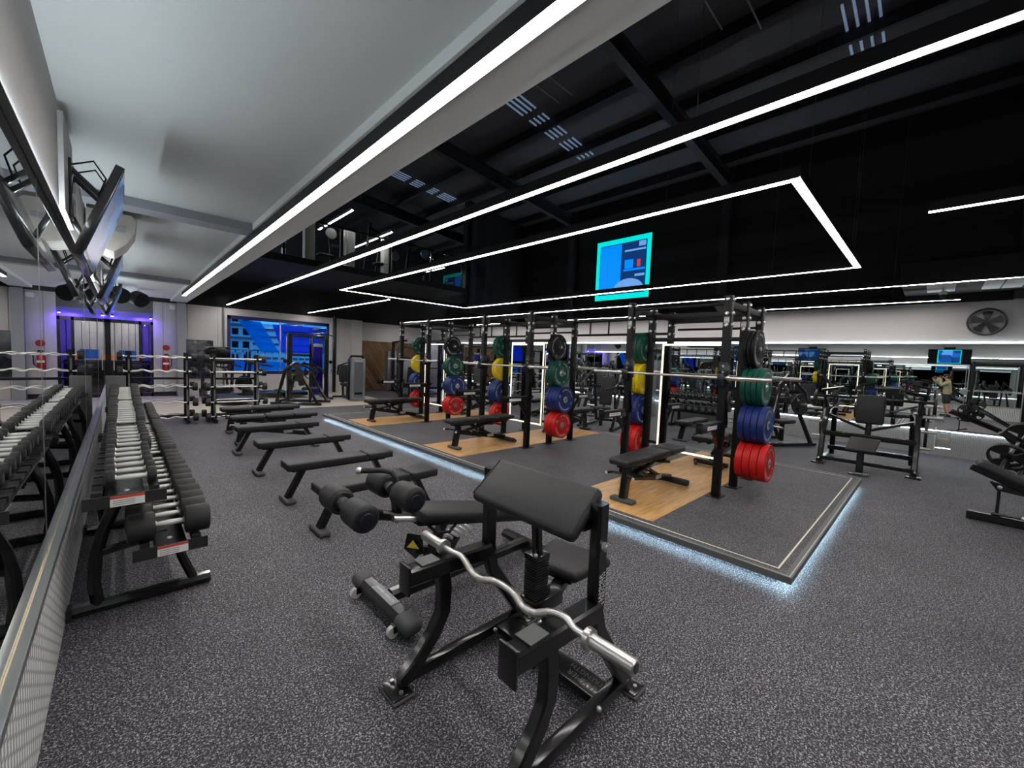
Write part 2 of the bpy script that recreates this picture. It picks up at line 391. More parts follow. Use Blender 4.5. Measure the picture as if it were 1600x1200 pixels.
def text_geo(txt, size, extrude=0.0):
    cu = bpy.data.curves.new('t', 'FONT'); cu.body = txt; cu.size = size; cu.align_x = 'CENTER'; cu.align_y = 'CENTER'; cu.extrude = extrude; cu.resolution_u = 2
    o = bpy.data.objects.new('t', cu); C.objects.link(o)
    dg = bpy.context.evaluated_depsgraph_get(); me = o.evaluated_get(dg).to_mesh()
    vs = [v.co.copy() for v in me.vertices]; fs = [tuple(p.vertices) for p in me.polygons]
    o.evaluated_get(dg).to_mesh_clear(); bpy.data.objects.remove(o); bpy.data.curves.remove(cu)
    return vs, fs
def text_on(name, txt, size, origin, xdir, ydir, m, parent, off=.0008):
    vs, fs = text_geo(txt, size); o = V(origin); x = V(xdir).normalized(); y = V(ydir).normalized(); n = x.cross(y)
    return M().add([o+x*v.x+y*v.y+n*off for v in vs], fs).build(name, m, parent)

# ================================================================ THE SETTING
XL, XR, Y0, Y1 = -.25, 12.0, -5.0, 16.8        # left wall face, right wall face, back wall, end wall
ZS = 3.05                                     # white soffit height
struct(M().box(-.6, 12.3, Y0-.2, 12.2, -.1, 0).build('floor', 'floor'))
struct(M().box(-.6, 6.6, 12.2, 20.5, -.1, .001).build('floor_entrance', 'beige'))
struct(M().box(6.6, 12.3, 12.2, 20.5, -.1, .0).build('floor_machines', 'floor'))
# left wall: tread plate panel, trim, mirror, bulkhead
struct(M().box(-.6, XL, Y0, Y1, 0, .50).build('wall_left', 'plate'))
struct(M().box(-.6, -.285, Y0, Y1, .50, 2.42).build('wall_left_backing', 'blackpaint'))
ml = struct(M().box(-.285, -.28, Y0, Y1, .53, 2.38).build('wall_left_mirror', 'mirror'))
tr = M().box(-.285, XL+.004, Y0, Y1, .50, .535); struct(tr.build('trim_1', 'alu', bev=.003))
struct(M().box(-.2795, -.275, Y0, Y1, .536, .539).build('trim_2', mat('warm_trim', (.66, .56, .42), .4)))
XB_ = -.262
struct(M().box(-.6, XB_, Y0, Y1, 2.38, ZS).build('wall_left_bulkhead', 'wall'))
struct(M().box(-.279, -.262, Y0, Y1, 2.368, 2.379).build('trim_3', 'dark_trim'))
sl = wthing('strip_light', 'cool white light strip along the foot of the bulkhead above the left mirror', 'light', (-.24, 5.9, 2.38), 'strip lights along the mirror walls')
M().box(XB_, -.256, Y0, Y1, 2.374, 2.379).build('diffuser', 'led_white', sl)
M().box(XB_, -.252, Y0, Y1, 2.368, 2.374).build('channel', 'dark_trim', sl)
for yy in (3.0, 6.3, 9.6, 12.9): struct(M().box(-.2795, -.2785, yy-.002, yy+.002, .54, 2.36).build('trim_mirror_joint', 'alu'))
# right wall
struct(M().box(XR-.03, XR+.3, Y0, Y1, 0, .50).build('wall_right', 'plate2'))
struct(M().box(XR, XR+.3, Y0, 20, .50, 2.25).build('wall_right_backing', 'blackpaint'))
struct(M().box(XR-.012, XR-.004, Y0, Y1, .53, 2.25).build('wall_right_mirror', 'mirror'))
struct(M().box(XR-.035, XR-.001, Y0, Y1, .50, .53).build('trim_4', 'alu'))
struct(M().box(XR-.10, XR+.3, Y0, 17.6, 2.25, 3.07).build('wall_right_bulkhead', 'wall'))
struct(M().box(XR, XR+.3, Y0, 20, 3.07, 7.4).build('wall_right_upper', 'blackpaint'))
sl2 = wthing('strip_light', 'cool white light strip under the bulkhead of the right mirror wall', 'light', (XR-.1, 5.9, 2.25), 'strip lights along the mirror walls')
M().box(XR-.108, XR-.10, Y0, Y1, 2.252, 2.257).build('diffuser', 'led_white', sl2)
M().box(XR-.118, XR-.10, Y0, Y1, 2.244, 2.252).box(XR-.118, XR-.115, Y0, Y1, 2.252, 2.266).build('channel', 'alu', sl2)
sl3 = wthing('strip_light', 'cool white light strip on the ledge above the right tread plate panel', 'light', (XR-.04, 5.9, .53), 'strip lights along the mirror walls')
M().box(XR-.042, XR-.034, Y0, Y1, .497, .507).build('diffuser', 'led_ledge', sl3)
M().box(XR-.048, XR-.034, Y0, Y1, .508, .514).build('channel', 'dark_trim', sl3)
# end wall with doorway, window and pilasters
EW = Y1
def wl(x0, x1, z0, z1, name='wall_end', m='wall', y0=EW, y1=EW+.25): return struct(M().box(x0, x1, y0, y1, z0, z1).build(name, m))
wl(.72, 2.61, 0, 2.95); wl(2.61, 6.0, 0, .70); wl(2.61, 6.0, 2.72, 2.95); wl(6.0, 7.28, 0, 2.95)
wl(-.6, .72, 2.30, 2.55, 'wall_end_lintel', 'violet_lit_paint'); wl(-.6, .72, 2.55, 2.95, 'wall_end_dark', 'dark_trim')
wl(7.28, 12, 0, 2.15, 'wall_end_timber', 'chevron', 17.4, 17.6); wl(7.28, 12.0, 2.15, 2.95, 'wall_end_upper', 'wall', 17.38, 17.6)
struct(M().box(7.05, 7.28, 16.8, 17.6, 0, 2.95).build('wall_end_return', 'wall'))
struct(M().box(6.02, 6.5, 16.70, 16.8, 0, 2.95).build('trim_pilaster', 'wall', bev=.005)); struct(M().box(6.85, 7.28, 16.70, 16.8, 0, 2.95).build('trim_pilaster', 'wall', bev=.005))
wl(-.6, 7.28, 2.95, 4.0, 'wall_end_fascia', 'blackpaint'); wl(7.0, 12.0, 2.95, 4.0, 'wall_end_fascia', 'blackpaint', 17.3, 17.6)
struct(M().box(-.25, 1.52, 16.70, 16.8, 2.93, 3.05).build('trim_5', 'blackpaint'))
for x in (.95, 1.55, 2.35): struct(M().box(x-.004, x+.004, 16.794, 16.8, 0, 2.93).build('trim_panel_joint', 'dark_trim'))
for (x, y) in ((1.38, 16.66), (-.05, -4.4)): 
    m_ = M().box(x-.11, x+.11, y-.10, y-.085, 0, 2.94).box(x-.11, x+.11, y+.085, y+.10, 0, 2.94).box(x-.01, x+.01, y-.09, y+.09, 0, 2.94)
    struct(m_.build('wall_end_column', 'beam'))
struct(M().rtube([(2.50, 16.74, .0), (2.50, 16.74, 2.95)], .05, .05).build('trim_conduit', 'gasket'))
struct(M().rtube([(6.12, 16.62, .0), (6.12, 16.62, 3.1)], .12, .12).build('trim_black_post', 'steel'))
struct(M().box(.72, 1.26, 16.74, 16.8, .02, .14).build('baseboard_end', 'blackpaint'))
# behind the camera
struct(M().box(-.6, 12.3, Y0-.2, Y0, 0, 3.07).build('wall_back', 'wall')); struct(M().box(-.6, 12.3, Y0-.2, Y0, 3.07, 8).build('wall_back_upper', 'blackpaint'))
# white soffit with cross beams and an edge bulkhead
struct(M().box(-.6, 1.30, Y0, EW, ZS, ZS+.3).build('ceiling_soffit', 'soffit'))
struct(M().box(1.12, 1.52, Y0, EW, ZS-.07, ZS+.5).build('ceiling_soffit_edge', 'soffit'))
struct(M().box(1.28, 1.52, Y0, EW, ZS+.5, 8).build('ceiling_soffit_upstand', 'blackpaint'))
for y in (5.75, 11.6, .2-1.5): struct(M().box(-.25, 1.12, y-.13, y+.13, ZS-.09, ZS+.01).build('ceiling_beam', 'beam'))
# high black roof: sheets, purlins, rafters
def rz(x): return 8.05-.085*x
struct(M().add([(1.3, Y0, rz(1.3)), (12.3, Y0, rz(12.3)), (12.3, 20, rz(12.3)), (1.3, 20, rz(1.3)), (1.3, Y0, rz(1.3)+.1), (12.3, Y0, rz(12.3)+.1), (12.3, 20, rz(12.3)+.1), (1.3, 20, rz(1.3)+.1)],
    [(0, 1, 2, 3), (7, 6, 5, 4), (0, 4, 5, 1), (1, 5, 6, 2), (2, 6, 7, 3), (3, 7, 4, 0)]).build('ceiling_roof', 'roofblack'))
for i, x in enumerate((2.3, 3.6, 4.9, 6.2, 7.5, 8.8, 10.1, 11.3)):
    m_ = M().box(x-.04, x+.04, Y0, 20, rz(x)-.24, rz(x)-.22).box(x-.012, x+.012, Y0, 20, rz(x)-.22, rz(x)-.002)
    struct(m_.build('ceiling_purlin', 'roofsteel'))
for y in (-1.0, 4.2, 9.4, 14.6):
    m_ = M()
    for dz, w_, h_ in ((-.26, .16, .025), (-.44, .012, .36), (-.62, .18, .025)): m_.beam((1.4, y, rz(1.4)+dz), (12, y, rz(12)+dz), w_, h_)
    struct(m_.build('ceiling_rafter', 'roofsteel'))
    struct(M().box(11.75, 12, y-.1, y+.1, 3.07, rz(11.9)-.3).build('wall_right_column', 'roofsteel'))
# translucent ribbed roof sheets: light caught on their ribs is put in as faint emission
MT['ac_rod'] = mat('grey_rod', (.22, .22, .23), .4)
MT['rib'] = mat('rooflight_rib_glow', (.35, .45, .6), .3, emit=.22, ecol=(.35, .5, .75), bump=(30, 1, .02))
for (cx, cy) in ((6.55, 6.85), (7.7, 6.85), (8.85, 6.85), (6.5, 12.4), (7.6, 12.4), (8.7, 12.4), (8.65, 1.0), (9.5, 1.0)):
    m_ = M()
    for k in range(4): m_.beam((cx-.46, cy+.14*k, rz(cx-.46)-.02), (cx+.46, cy+.14*k, rz(cx+.46)-.02), .035, .025)
    struct(m_.build('ceiling_rooflight', 'rib'))
for (x, y) in ((5.15, 6.87), (6.2, 5.85), (6.2, 5.5), (6.5, 2.75), (6.9, 2.3), (5.3, 6.6), (5.6, 6.2), (7.1, .4)):
    struct(M().cyl((x-.5, y, 7.02), (x+.5, y, 7.0), .014, n=6).build('ceiling_conduit', 'ac_rod'))
# mezzanine: slab, fascia, column, glass balustrade, lamps, things upstairs
struct(M().box(1.52, 9.1, 12.0, 20, 3.92, 4.10).build('ceiling_mezzanine', 'blackpaint'))
struct(M().box(9.25, 9.5, 12.0, 12.25, 3.3, 7.0).build('wall_mezzanine_column', 'roofsteel'))
struct(M().box(9.1, 12.0, 12.1, 12.3, 3.3, 7.3).build('wall_mezzanine_side', 'blackpaint'))
struct(M().box(1.3, 12.3, 19.8, 20, 3.9, 8).build('wall_mezzanine_back', 'roofblack'))
bal = wthing('balustrade', 'glass balustrade with dark posts along the edge of the upper floor', 'railing', (5.3, 12.05, 4.1))
for i, x in enumerate((1.6, 3.1, 4.6, 6.1, 7.6, 8.9)):
    M().box(x-.025, x+.025, 12.03, 12.09, 4.1, 5.15).build('post', 'steel', bal)
M().box(1.6, 8.9, 12.035, 12.085, 5.13, 5.17).build('handrail', 'steel', bal)
for x0, x1 in zip((1.6, 3.1, 4.6, 6.1, 7.6), (3.1, 4.6, 6.1, 7.6, 8.9)): M().box(x0+.05, x1-.05, 12.055, 12.065, 4.14, 5.1).build('pane', 'glass', bal)

# ---------------------------------------------------------------- doorway and lobby
d = struct(bpy.data.objects.new('door_1', None)); C.objects.link(d); d.location = (.2, EW, 0)
WL[d.name] = (.2, EW, 0)
fr = M()
for x in (-.25, .42, .69): fr.box(x-.03, x+.03, 16.83, 16.9, 0, 2.3)
fr.box(-.28, .72, 16.83, 16.9, 2.20, 2.30).box(-.28, .72, 16.83, 16.9, 0, .10).box(-.28, .72, 16.84, 16.88, .98, 1.03)
fr.build('door_frame', 'steel', d)
M().box(-.22, .39, 16.86, 16.868, .1, 2.2).build('glass', 'glass', d)
M().box(.45, .66, 16.86, 16.868, .1, 2.2).build('side_glass', 'glass_purple', d)
M().box(-.17, -.15, 16.76, 16.78, .8, 1.4).build('door_handle', 'chrome', d)
struct(M().box(-.6, 2.0, 19.2, 19.4, 0, 2.9).build('wall_lobby', 'wall')); struct(M().box(-.6, 2.0, EW+.25, 19.4, 2.62, 2.9).build('ceiling_lobby', 'wall'))
struct(M().box(-.9, -.6, EW, 19.4, 0, 2.9).build('wall_lobby_left', 'wall')); struct(M().box(.9, 1.1, EW+.25, 19.4, 0, 2.9).build('wall_lobby_right', mat('violet_lit_paint', (.25, .2, .8), .6)))  # right wall's violet base colour stands in for purple LED light in the corridor
for i in range(9): struct(M().box(-.5+i*.17, -.49+i*.17, 19.18, 19.2, 0, 2.62).build('trim_lobby_slat', 'blackpaint'))
def lamp_disc(x, y, z, m, r=.05):
    t = wthing('downlight', 'small round ceiling lamp glowing in the lobby behind the glass door', 'light', (x, y, z), 'lobby downlights')
    M().cyl((x, y, z), (x, y, z-.02), r).build('housing', 'white', t); M().cyl((x, y, z-.02), (x, y, z-.026), r*.8).build('diffuser', m, t)
for x, y in ((.0, 17.9), (.5, 17.9), (.2, 18.7)): lamp_disc(x, y, 2.62, 'lamp_white', .09)
up = wthing('spotlight', 'small violet spotlight on the lintel at the right of the glass entrance', 'light', (.66, 16.76, 2.42))
M().cyl((.66, 16.80, 2.42), (.66, 16.70, 2.42), .03, n=12).build('body', 'steel', up); M().cyl((.66, 16.72, 2.388), (.66, 16.72, 2.378), .025, n=12).build('lens', 'purple_lamp', up)
lt = wthing('spotlight', 'small violet spotlight on the lintel beside the left mirror', 'light', (-.18, 16.76, 2.42))
M().cyl((-.18, 16.80, 2.42), (-.18, 16.70, 2.42), .03, n=12).build('body', 'steel', lt); M().cyl((-.18, 16.72, 2.388), (-.18, 16.72, 2.378), .025, n=12).build('lens', 'purple_lamp', lt)
pl = bpy.data.lights.new('violet_light', 'AREA'); pl.energy = 9; pl.color = (.17, .09, 1); pl.size = .3; po = bpy.data.objects.new('violet_light', pl); C.objects.link(po)
po.location = (.45, 16.60, 2.36); po.rotation_euler = (math.radians(14), 0, 0); po.visible_camera = True
rc = wthing('reception_desk', 'black reception desk with screens and orange lamps behind the glass door', 'desk', (.2, 18.3, 0))
M().box(-.4, .7, 18.1, 18.5, 0, 1.05).build('counter', 'steel', rc, .01); M().box(-.05, .35, 18.05, 18.08, 1.1, 1.38).build('monitor', 'navy_emit', rc)
for x in (-.2, .45): M().box(x-.05, x+.05, 18.1, 18.2, 1.06, 1.22).build('orange_lamp', 'orange', rc)
# ---------------------------------------------------------------- window
wn = struct(bpy.data.objects.new('window_1', None)); C.objects.link(wn); wn.location = (4.3, EW, .7); WL[wn.name] = (4.3, EW, .7)
MT['blueframe'] = mat('deep_blue_frame', (.01, .012, .12), .4)
M().box(2.61, 6.0, 16.86, 16.96, .70, .82).box(2.61, 6.0, 16.86, 16.96, 2.60, 2.72).box(2.61, 2.72, 16.86, 16.96, .7, 2.72).box(5.92, 6.0, 16.86, 16.96, .7, 2.72).build('window_frame', 'blueframe', wn)
M().box(4.23, 4.27, 16.85, 16.95, .8, 2.62).build('mullion', 'alu', wn)
M().box(2.7, 4.23, 16.91, 16.916, .8, 2.62).build('pane', 'glass_blue', wn); M().box(4.27, 5.95, 16.91, 16.916, .8, 2.62).build('pane', 'glass_blue', wn)
M().prism([(2.95, 16.90, 2.58), (3.62, 16.90, 2.58), (4.22, 16.90, 1.5), (3.65, 16.90, 1.5)], (0, .004, 0)).build('azure_stripe', 'film_azure', wn)
M().prism([(4.0, 16.90, 2.52), (5.35, 16.90, 2.52), (5.75, 16.90, 1.5), (4.32, 16.90, 1.5)], (0, .004, 0)).build('violet_stripe', 'film_violet', wn)
M().prism([(2.72, 16.90, .84), (5.92, 16.90, .84), (5.92, 16.90, 1.1), (2.72, 16.90, 1.2)], (0, .004, 0)).build('azure_band', 'film_azure', wn)
# street outside
struct(M().box(-6, 30, 21, 60, -.3, -.1).build('ground_street', 'concrete'))
b1 = wthing('building', 'pale building with stepped floors outside the left half of the blue window', 'building', (7, 34, 0))
M().box(4.4, 6.4, 32, 40, -.1, 9).build('block', 'white', b1); M().box(6.4, 10.4, 33, 40, -.1, 3.4).build('wing', 'white', b1)
for i in range(5): M().box(4.3, 6.5, 31.6, 32, .5+i*.85, .66+i*.85).build('balcony', 'gasket', b1)
for i in range(6): M().box(6.5, 10.3, 32.9, 33, .4+i*.5, .55+i*.5).build('louvre', 'gasket', b1)
for i in range(3):
    for j in range(4): M().box(4.6+i*.62, 4.95+i*.62, 31.95, 32.02, .8+j*.85, 1.2+j*.85).build('window', 'canvas', b1)
b2 = wthing('building', 'dark terrace building outside the right half of the blue window', 'building', (13, 36, 0))
M().box(10.4, 18, 35, 42, -.1, 3.9).build('block', 'blueframe', b2); M().box(10.4, 18, 34.9, 35.2, 3.5, 4.0).build('parapet', 'white', b2)
fc = wthing('fence', 'upright railing fence on the street outside the window', 'fence', (6, 24, 0))
for i in range(22): M().box(3.4+i*.32, 3.45+i*.32, 24, 24.06, -.1, 1.5).build('upright', 'white', fc)
M().box(3.4, 10.5, 24, 24.06, 1.4, 1.5).build('rail', 'white', fc)

# ---------------------------------------------------------------- ceiling line lights
def line_light(label, pts, closed=False, z=3.0, w=.064, sides=(-1, 1), hang=True, ztop=None, grp='suspended line lights'):
    xs = [p[0] for p in pts]; ys = [p[1] for p in pts]
    t = wthing('line_light', label, 'light', (sum(xs)/len(xs), sum(ys)/len(ys), z), grp)
    seg = list(zip(pts, pts[1:]+([pts[0]] if closed else [])))
    if not closed: seg = seg[:len(pts)-1]
    hs = M(); df = M()
    for (a, b) in seg:
        dx = V((b[0]-a[0], b[1]-a[1], 0)).normalized()*(w/2 if closed else 0)
        A = V((a[0], a[1], z))-dx; B = V((b[0], b[1], z))+dx
        sd = (B-A).normalized().cross(V((0, 0, 1)))*(w/2+.004)
        hs.beam(A+V((0, 0, .042)), B+V((0, 0, .042)), w+.012, .054)
        for s in (-1, 1):
            o_ = V((0, 0, .0 if s in sides else .004)); hs.beam(A+sd*s+o_, B+sd*s+o_, .006, .034 if s in sides else .024)
        df.beam(A-V((0, 0, .013)), B-V((0, 0, .013)), w, .004)
    hs.build('housing', 'satin', t); df.build('diffuser', 'led', t)
    if hang:
        for (a, b) in seg:
            L_ = math.hypot(b[0]-a[0], b[1]-a[1]); n = max(1, int(L_/5))
            for i in range(n+1):
                f = (i+.15)/(n+.3); x = a[0]+(b[0]-a[0])*f; y = a[1]+(b[1]-a[1])*f
                M().cyl((x, y, z+.07), (x, y, (rz(x)-.006 if ztop else rz(x)-.2 if y < 12 else 3.90)), .002, n=5).build('wire', 'gasket', t)
    return t
ZL = 3.05
line_light('long line light fixed under the edge of the white soffit', [(1.175, -4.5), (1.175, 13.5)], z=2.903, w=.07, hang=False, sides=(-1,))
line_light('long suspended line light between the soffit and the rectangle of light', [(2.58, -4.5), (2.58, 16.55)], z=ZL)
line_light('rectangular suspended light frame hanging over the lifting platform', [(3.68, .83), (7.23, .83), (7.23, 9.62), (3.68, 9.62)], True, z=ZL)
line_light('short suspended line light near the end wall, left of the rectangle', [(5.11, 10.1), (5.11, 16.5)], z=ZL)
line_light('suspended line light at the right edge of the view, beyond the rectangle', [(5.13, -4.5), (5.13, .14)], z=ZL)
line_light('long suspended line light behind the squat racks', [(9.1, -4.5), (9.1, 16.6)], z=ZL)
line_light('line light close to the top of the right wall bulkhead', [(11.2, -.23), (11.2, 14)], z=ZL, ztop=7)
# upstairs lights and furniture
for i, (x, y, n, z) in enumerate(((5.08, 12.5, 2.9, 5.9), (6.27, 12.3, 2.9, 5.5), (8.55, 12.7, 1.2, 4.85))):
    line_light('short line light over the upper floor, %s from the left' % ORD[i+1], [(x, y), (x, y+n)], z=z, ztop=7, grp='upper floor line lights')
MT['lit_metal'] = mat('polished_column_cladding', (.75, .72, .68), .4, .25)
for i, x in enumerate((4.05, 5.25, 6.5)):
    tag(M().box(x-.14, x+.14, 13.0, 13.25, 4.10, 5.45).build('clad_column', 'lit_metal', bev=.01), 'bright metal clad column on the upper floor, %s from the left' % ORD[i+1], 'column')
def upstairs_machine(x, y, label, s=1):
    t = thing('exercise_machine', label, 'exercise machine', (x, y, 4.10), 0, 'machines on the upper floor')
    M().beam((-.5, 0, .04), (.5, 0, .04), .08, .08).beam((-.4, 0, .04), (-.2, 0, 1.5*s), .07, .07).beam((.4, 0, .04), (.3, 0, 1.2*s), .07, .07).beam((-.25, 0, 1.4*s), (.5, 0, 1.15*s), .06, .06).build('frame', 'satin', t)
    M().pad((-.1, -.15, .5), (.35, -.15, .5), .3, .08).build('seat', 'vinyl', t)
    M().lathe((.3, -.2, 1.1*s), (0, 1, 0), [(0, .16), (.04, .17), (.06, .16)], 18).build('weight', 'brushed', t)
for i, (x, y) in enumerate(((2.7, 13.4), (4.5, 13.6), (6.2, 13.3), (7.0, 14.2), (7.75, 13.4))): upstairs_machine(x, y, 'exercise machine behind the balustrade on the upper floor, %s from the left' % ORD[i+1], 1+.1*(i % 3))
# ---------------------------------------------------------------- black ventilation casing with grilles, high right
vc = wthing('ventilation_casing', 'dark ventilation casing hanging high at the right with pale grilles', 'ventilation unit', (11.2, -1.5, 3.3))
M().box(10.2, 11.98, -4.5, .55, 3.25, 3.6).build('casing', 'blackpaint', vc, .01)
for (x0, x1, y0, y1) in ((10.45, 11.5, -.15, .22), (10.45, 11.5, -.95, -.72), (10.45, 11.5, -.70, -.48)): M().box(x0, x1, y0, y1, 3.238, 3.25).build('grille', 'tile_white', vc, .003)
# security camera, fan, screen on the right wall
MT['fan_grey'] = mat('fan_grey', (.34, .34, .36), .5)
fn = wthing('wall_fan', 'round black wall fan with five blades on the right bulkhead', 'fan', (11.87, -.61, 2.67))
c_ = (11.87, -.61, 2.67); m_ = M()
for k in range(48):
    a0 = 2*PI*k/48; a1 = 2*PI*(k+1)/48
    m_.beam((11.86, c_[1]+.245*math.cos(a0), c_[2]+.245*math.sin(a0)), (11.86, c_[1]+.245*math.cos(a1), c_[2]+.245*math.sin(a1)), .03, .07, (1, 0, 0))
m_.build('rim', 'steel', fn)
M().cyl((11.885, c_[1], c_[2]), (11.90, c_[1], c_[2]), .235, n=32).build('backplate', 'fan_grey', fn)
for k in range(5):
    a = 2*PI*k/5+.35; u = V((0, math.cos(a), math.sin(a))); v = V((0, -math.sin(a), math.cos(a))); o = V(c_)
    M().prism([o+u*.03-v*.02, o+u*.19-v*.075, o+u*.21+v*.02, o+u*.19+v*.065, o+u*.03+v*.03], (-.012, 0, 0)).build('blade', 'steel', fn)
M().cyl((11.88, c_[1], c_[2]), (11.83, c_[1], c_[2]), .045).build('hub', 'steel', fn)
g_ = M()
for r in (.2,):
    for k in range(32):
        a0 = 2*PI*k/32; a1 = 2*PI*(k+1)/32
        g_.beam((11.825, c_[1]+r*math.cos(a0), c_[2]+r*math.sin(a0)), (11.825, c_[1]+r*math.cos(a1), c_[2]+r*math.sin(a1)), .003, .003, (1, 0, 0))
g_.build('guard', 'steel', fn)
sc_ = wthing('security_camera', 'small white dome security camera under the ventilation casing', 'security camera', (10.9, .0, 3.1))
M().cyl((10.9, 0, 3.25), (10.9, 0, 3.16), .02).cyl((10.9, 0, 3.16), (10.9, 0, 3.10), .05).build('mount', 'white', sc_); M().sphere((10.9, 0, 3.09), .045).build('dome', 'cap', sc_)
st = wthing('wall_screen', 'tall glowing screen with turquoise border high on the black wall', 'screen', (11.95, 7.38, 4.7))
M().box(11.93, 12.0, 6.38, 8.38, 3.73, 5.71).build('casing', 'steel', st); M().box(11.925, 11.93, 6.38, 8.38, 3.73, 5.71).build('border', 'teal_emit', st)
M().box(11.920, 11.925, 6.52, 8.24, 3.90, 5.55).build('picture', 'navy_emit', st)
for nm, a, m_ in (('picture_panel', (7.42, 8.22, 3.95, 5.52), 'azure_emit'), ('picture_strip', (6.55, 7.30, 5.24, 5.30), 'pale_emit'), ('picture_strip', (6.55, 7.32, 4.62, 4.68), 'azure_emit'),
                  ('picture_block', (6.56, 6.80, 5.36, 5.52), 'pale_emit'), ('picture_block', (6.98, 7.28, 4.70, 4.98), 'azure_emit'), ('picture_spot', (6.72, 6.84, 4.72, 4.95), 'red_emit'), ('picture_strip', (6.56, 6.9, 4.42, 4.50), 'pale_emit')):
    M().box(11.917, 11.921, a[0], a[1], a[2], a[3]).build(nm, m_, st)
M().prism([(11.915, 7.12+.55*math.cos(k*PI/10), 4.02+.36*math.sin(k*PI/10)) for k in range(11)], (.003, 0, 0)).build('picture_arc', 'pale_emit', st)

# ---------------------------------------------------------------- televisions on the left bulkhead
def tv(y0, y1, label, img=True, x_top=.03, x_bot=-.17, z0=2.12, z1=2.70, pw=.94):
    yc = (y0+y1)/2; t = wthing('television', label, 'television', (-.24, yc, 2.7), 'televisions on the left bulkhead')
    a = V((x_bot, yc, z0)); b = V((x_top, yc, z1)); n = V((b-a).z*V((1, 0, 0))-V((0, 0, (b-a).x))).normalized()
    M().beam(a-n*.02, b-n*.02, y1-y0, .045, tuple(n)).build('casing', 'steel', t, .006)
    u = (b-a).normalized()
    M().beam(a+u*.02+n*.004, b-u*.015+n*.004, y1-y0-.03, .003, tuple(n)).build('screen', 'canvas', t)
    M().box(-.261, -.235, y0+.12, yc+.2, 2.40, 2.98).build('wall_plate', 'tile_white', t, .004)
    m_ = M().box(-.235, -.22, yc-.16, yc+.16, 2.42, 2.80)
    m_.beam((-.23, yc-.1, 2.75), tuple(b-u*.15-n*.04+V((0, -.1, 0))), .03, .03).beam((-.23, yc+.1, 2.75), tuple(b-u*.15-n*.04+V((0, .1, 0))), .03, .03).beam((-.23, yc, 2.45), tuple(a+u*.15-n*.04), .03, .03)
    m_.build('bracket', 'steel', t, .003)
    pts = [(-.22, yc+.18, 2.8), (-.12, yc+.2, 2.86), (-.06, yc+.16, 2.75), (-.1, yc+.12, 2.6)]
    M().tube(pts, .006, 6).build('cable', 'steel', t)
    M().tube([(p[0], p[1]-.3, p[2]-.03) for p in pts], .006, 6).build('cable', 'steel', t)
    if img: M().beam(a+u*.05+n*.006, b-u*.04+n*.006, (y1-y0)*pw, .002, tuple(n)).build('picture', img, t)
    if pw < .9: M().beam(a+u*.03+n*.0045, b-u*.02+n*.0045, (y1-y0)*(pw+.05), .002, tuple(n)).build('picture_border', 'teal_emit', t)
MT['screen_dim'] = picture('dim_blue_screen_image', 5, .28, 3)
tv(3.62, 4.72, 'large black television tilted out from the bulkhead, nearest on the left', 'screen_dim')
tv(7.0, 8.1, 'second black television along the left bulkhead, further from the camera', 'screen_dim')
tv(10.6, 11.7, 'third television along the left bulkhead, near the entrance', 'screen_dim')
tv(-.95, .25, 'television over the left mirror seen only in the right mirror', 'screen_blue', pw=.5)
q = wthing('ceiling_speaker', 'cream wedge speaker with rounded face between the first two televisions', 'speaker', (-.1, 6.4, 2.8))
M().prism([(XL, 6.1, 2.62), (-.04, 6.1, 2.56), (.06, 6.1, 2.66), (.13, 6.1, 2.80), (.14, 6.1, 2.92), (.10, 6.1, 2.98), (XL, 6.1, 2.98)], (0, .55, 0)).build('cabinet', 'tan', q, .03)
M().box(-.05, .05, 6.08, 6.10, 2.78, 2.84).build('badge', 'grey', q)
for k, (x, y) in enumerate(((.35, 14.6), (-.02, 13.9))):
    t = wthing('ceiling_fan', 'dark drum fan hanging below the soffit near the entrance, %s' % ('right one' if k == 0 else 'beside the mirror'), 'fan', (x, y, 2.8))
    ax = V((.5, -.75, -.35)).normalized(); o = V((x, y, 2.78))
    M().lathe(o-ax*.12, tuple(ax), [(0, .17), (.02, .19), (.22, .19), (.24, .17)], 28).build('drum', 'p_black', t); M().cyl(tuple(o+V((0, 0, .1))), (x, y, 3.05), .02).build('bracket', 'white', t)
    M().cyl(tuple(o+ax*.121), tuple(o+ax*.125), .15, n=24).build('grille', 'satin', t)
# posters, extinguisher, small signs on the end wall
tag(M().box(1.50, 2.22, 16.76, 16.795, .55, 1.82).build('wall_poster', 'poster', bev=.004), 'large dark photo print on the end wall left of the window', 'poster')
sg = wthing('wall_notice', 'narrow black notice plate with white and yellow marks beside the window', 'sign', (2.37, 16.78, 1.2))
M().box(2.30, 2.44, 16.78, 16.795, .92, 1.52).build('plate', 'steel', sg)
for z, m_ in ((1.36, 'yellow_print'), (1.18, 'white'), (1.02, 'white')): M().box(2.33, 2.41, 16.775, 16.78, z-.05, z+.05).build('mark', m_, sg)
ex = wthing('fire_extinguisher', 'red fire extinguisher on the end wall right of the glass entrance', 'fire extinguisher', (1.0, 16.65, .75))
M().lathe((1.0, 16.68, .78), (0, 0, 1), [(0, .07), (.02, .085), (.38, .085), (.45, .05), (.48, .025), (.52, .025)], 20).build('cylinder', 'red', ex)
M().box(.96, 1.06, 16.66, 16.70, 1.29, 1.33).build('valve', 'steel', ex); M().tube([(1.04, 16.66, 1.3), (1.14, 16.64, 1.2), (1.13, 16.64, .95), (1.08, 16.64, .9)], .012, 8).build('hose', 'steel', ex); M().box(.93, 1.07, 16.59, 16.60, 1.0, 1.06).build('label_band', 'white', ex)
tag(M().cyl((1.02, 16.79, 1.52), (1.02, 16.77, 1.52), .09, n=24).build('round_sign', 'red'), 'round red sign above the fire extinguisher', 'sign')
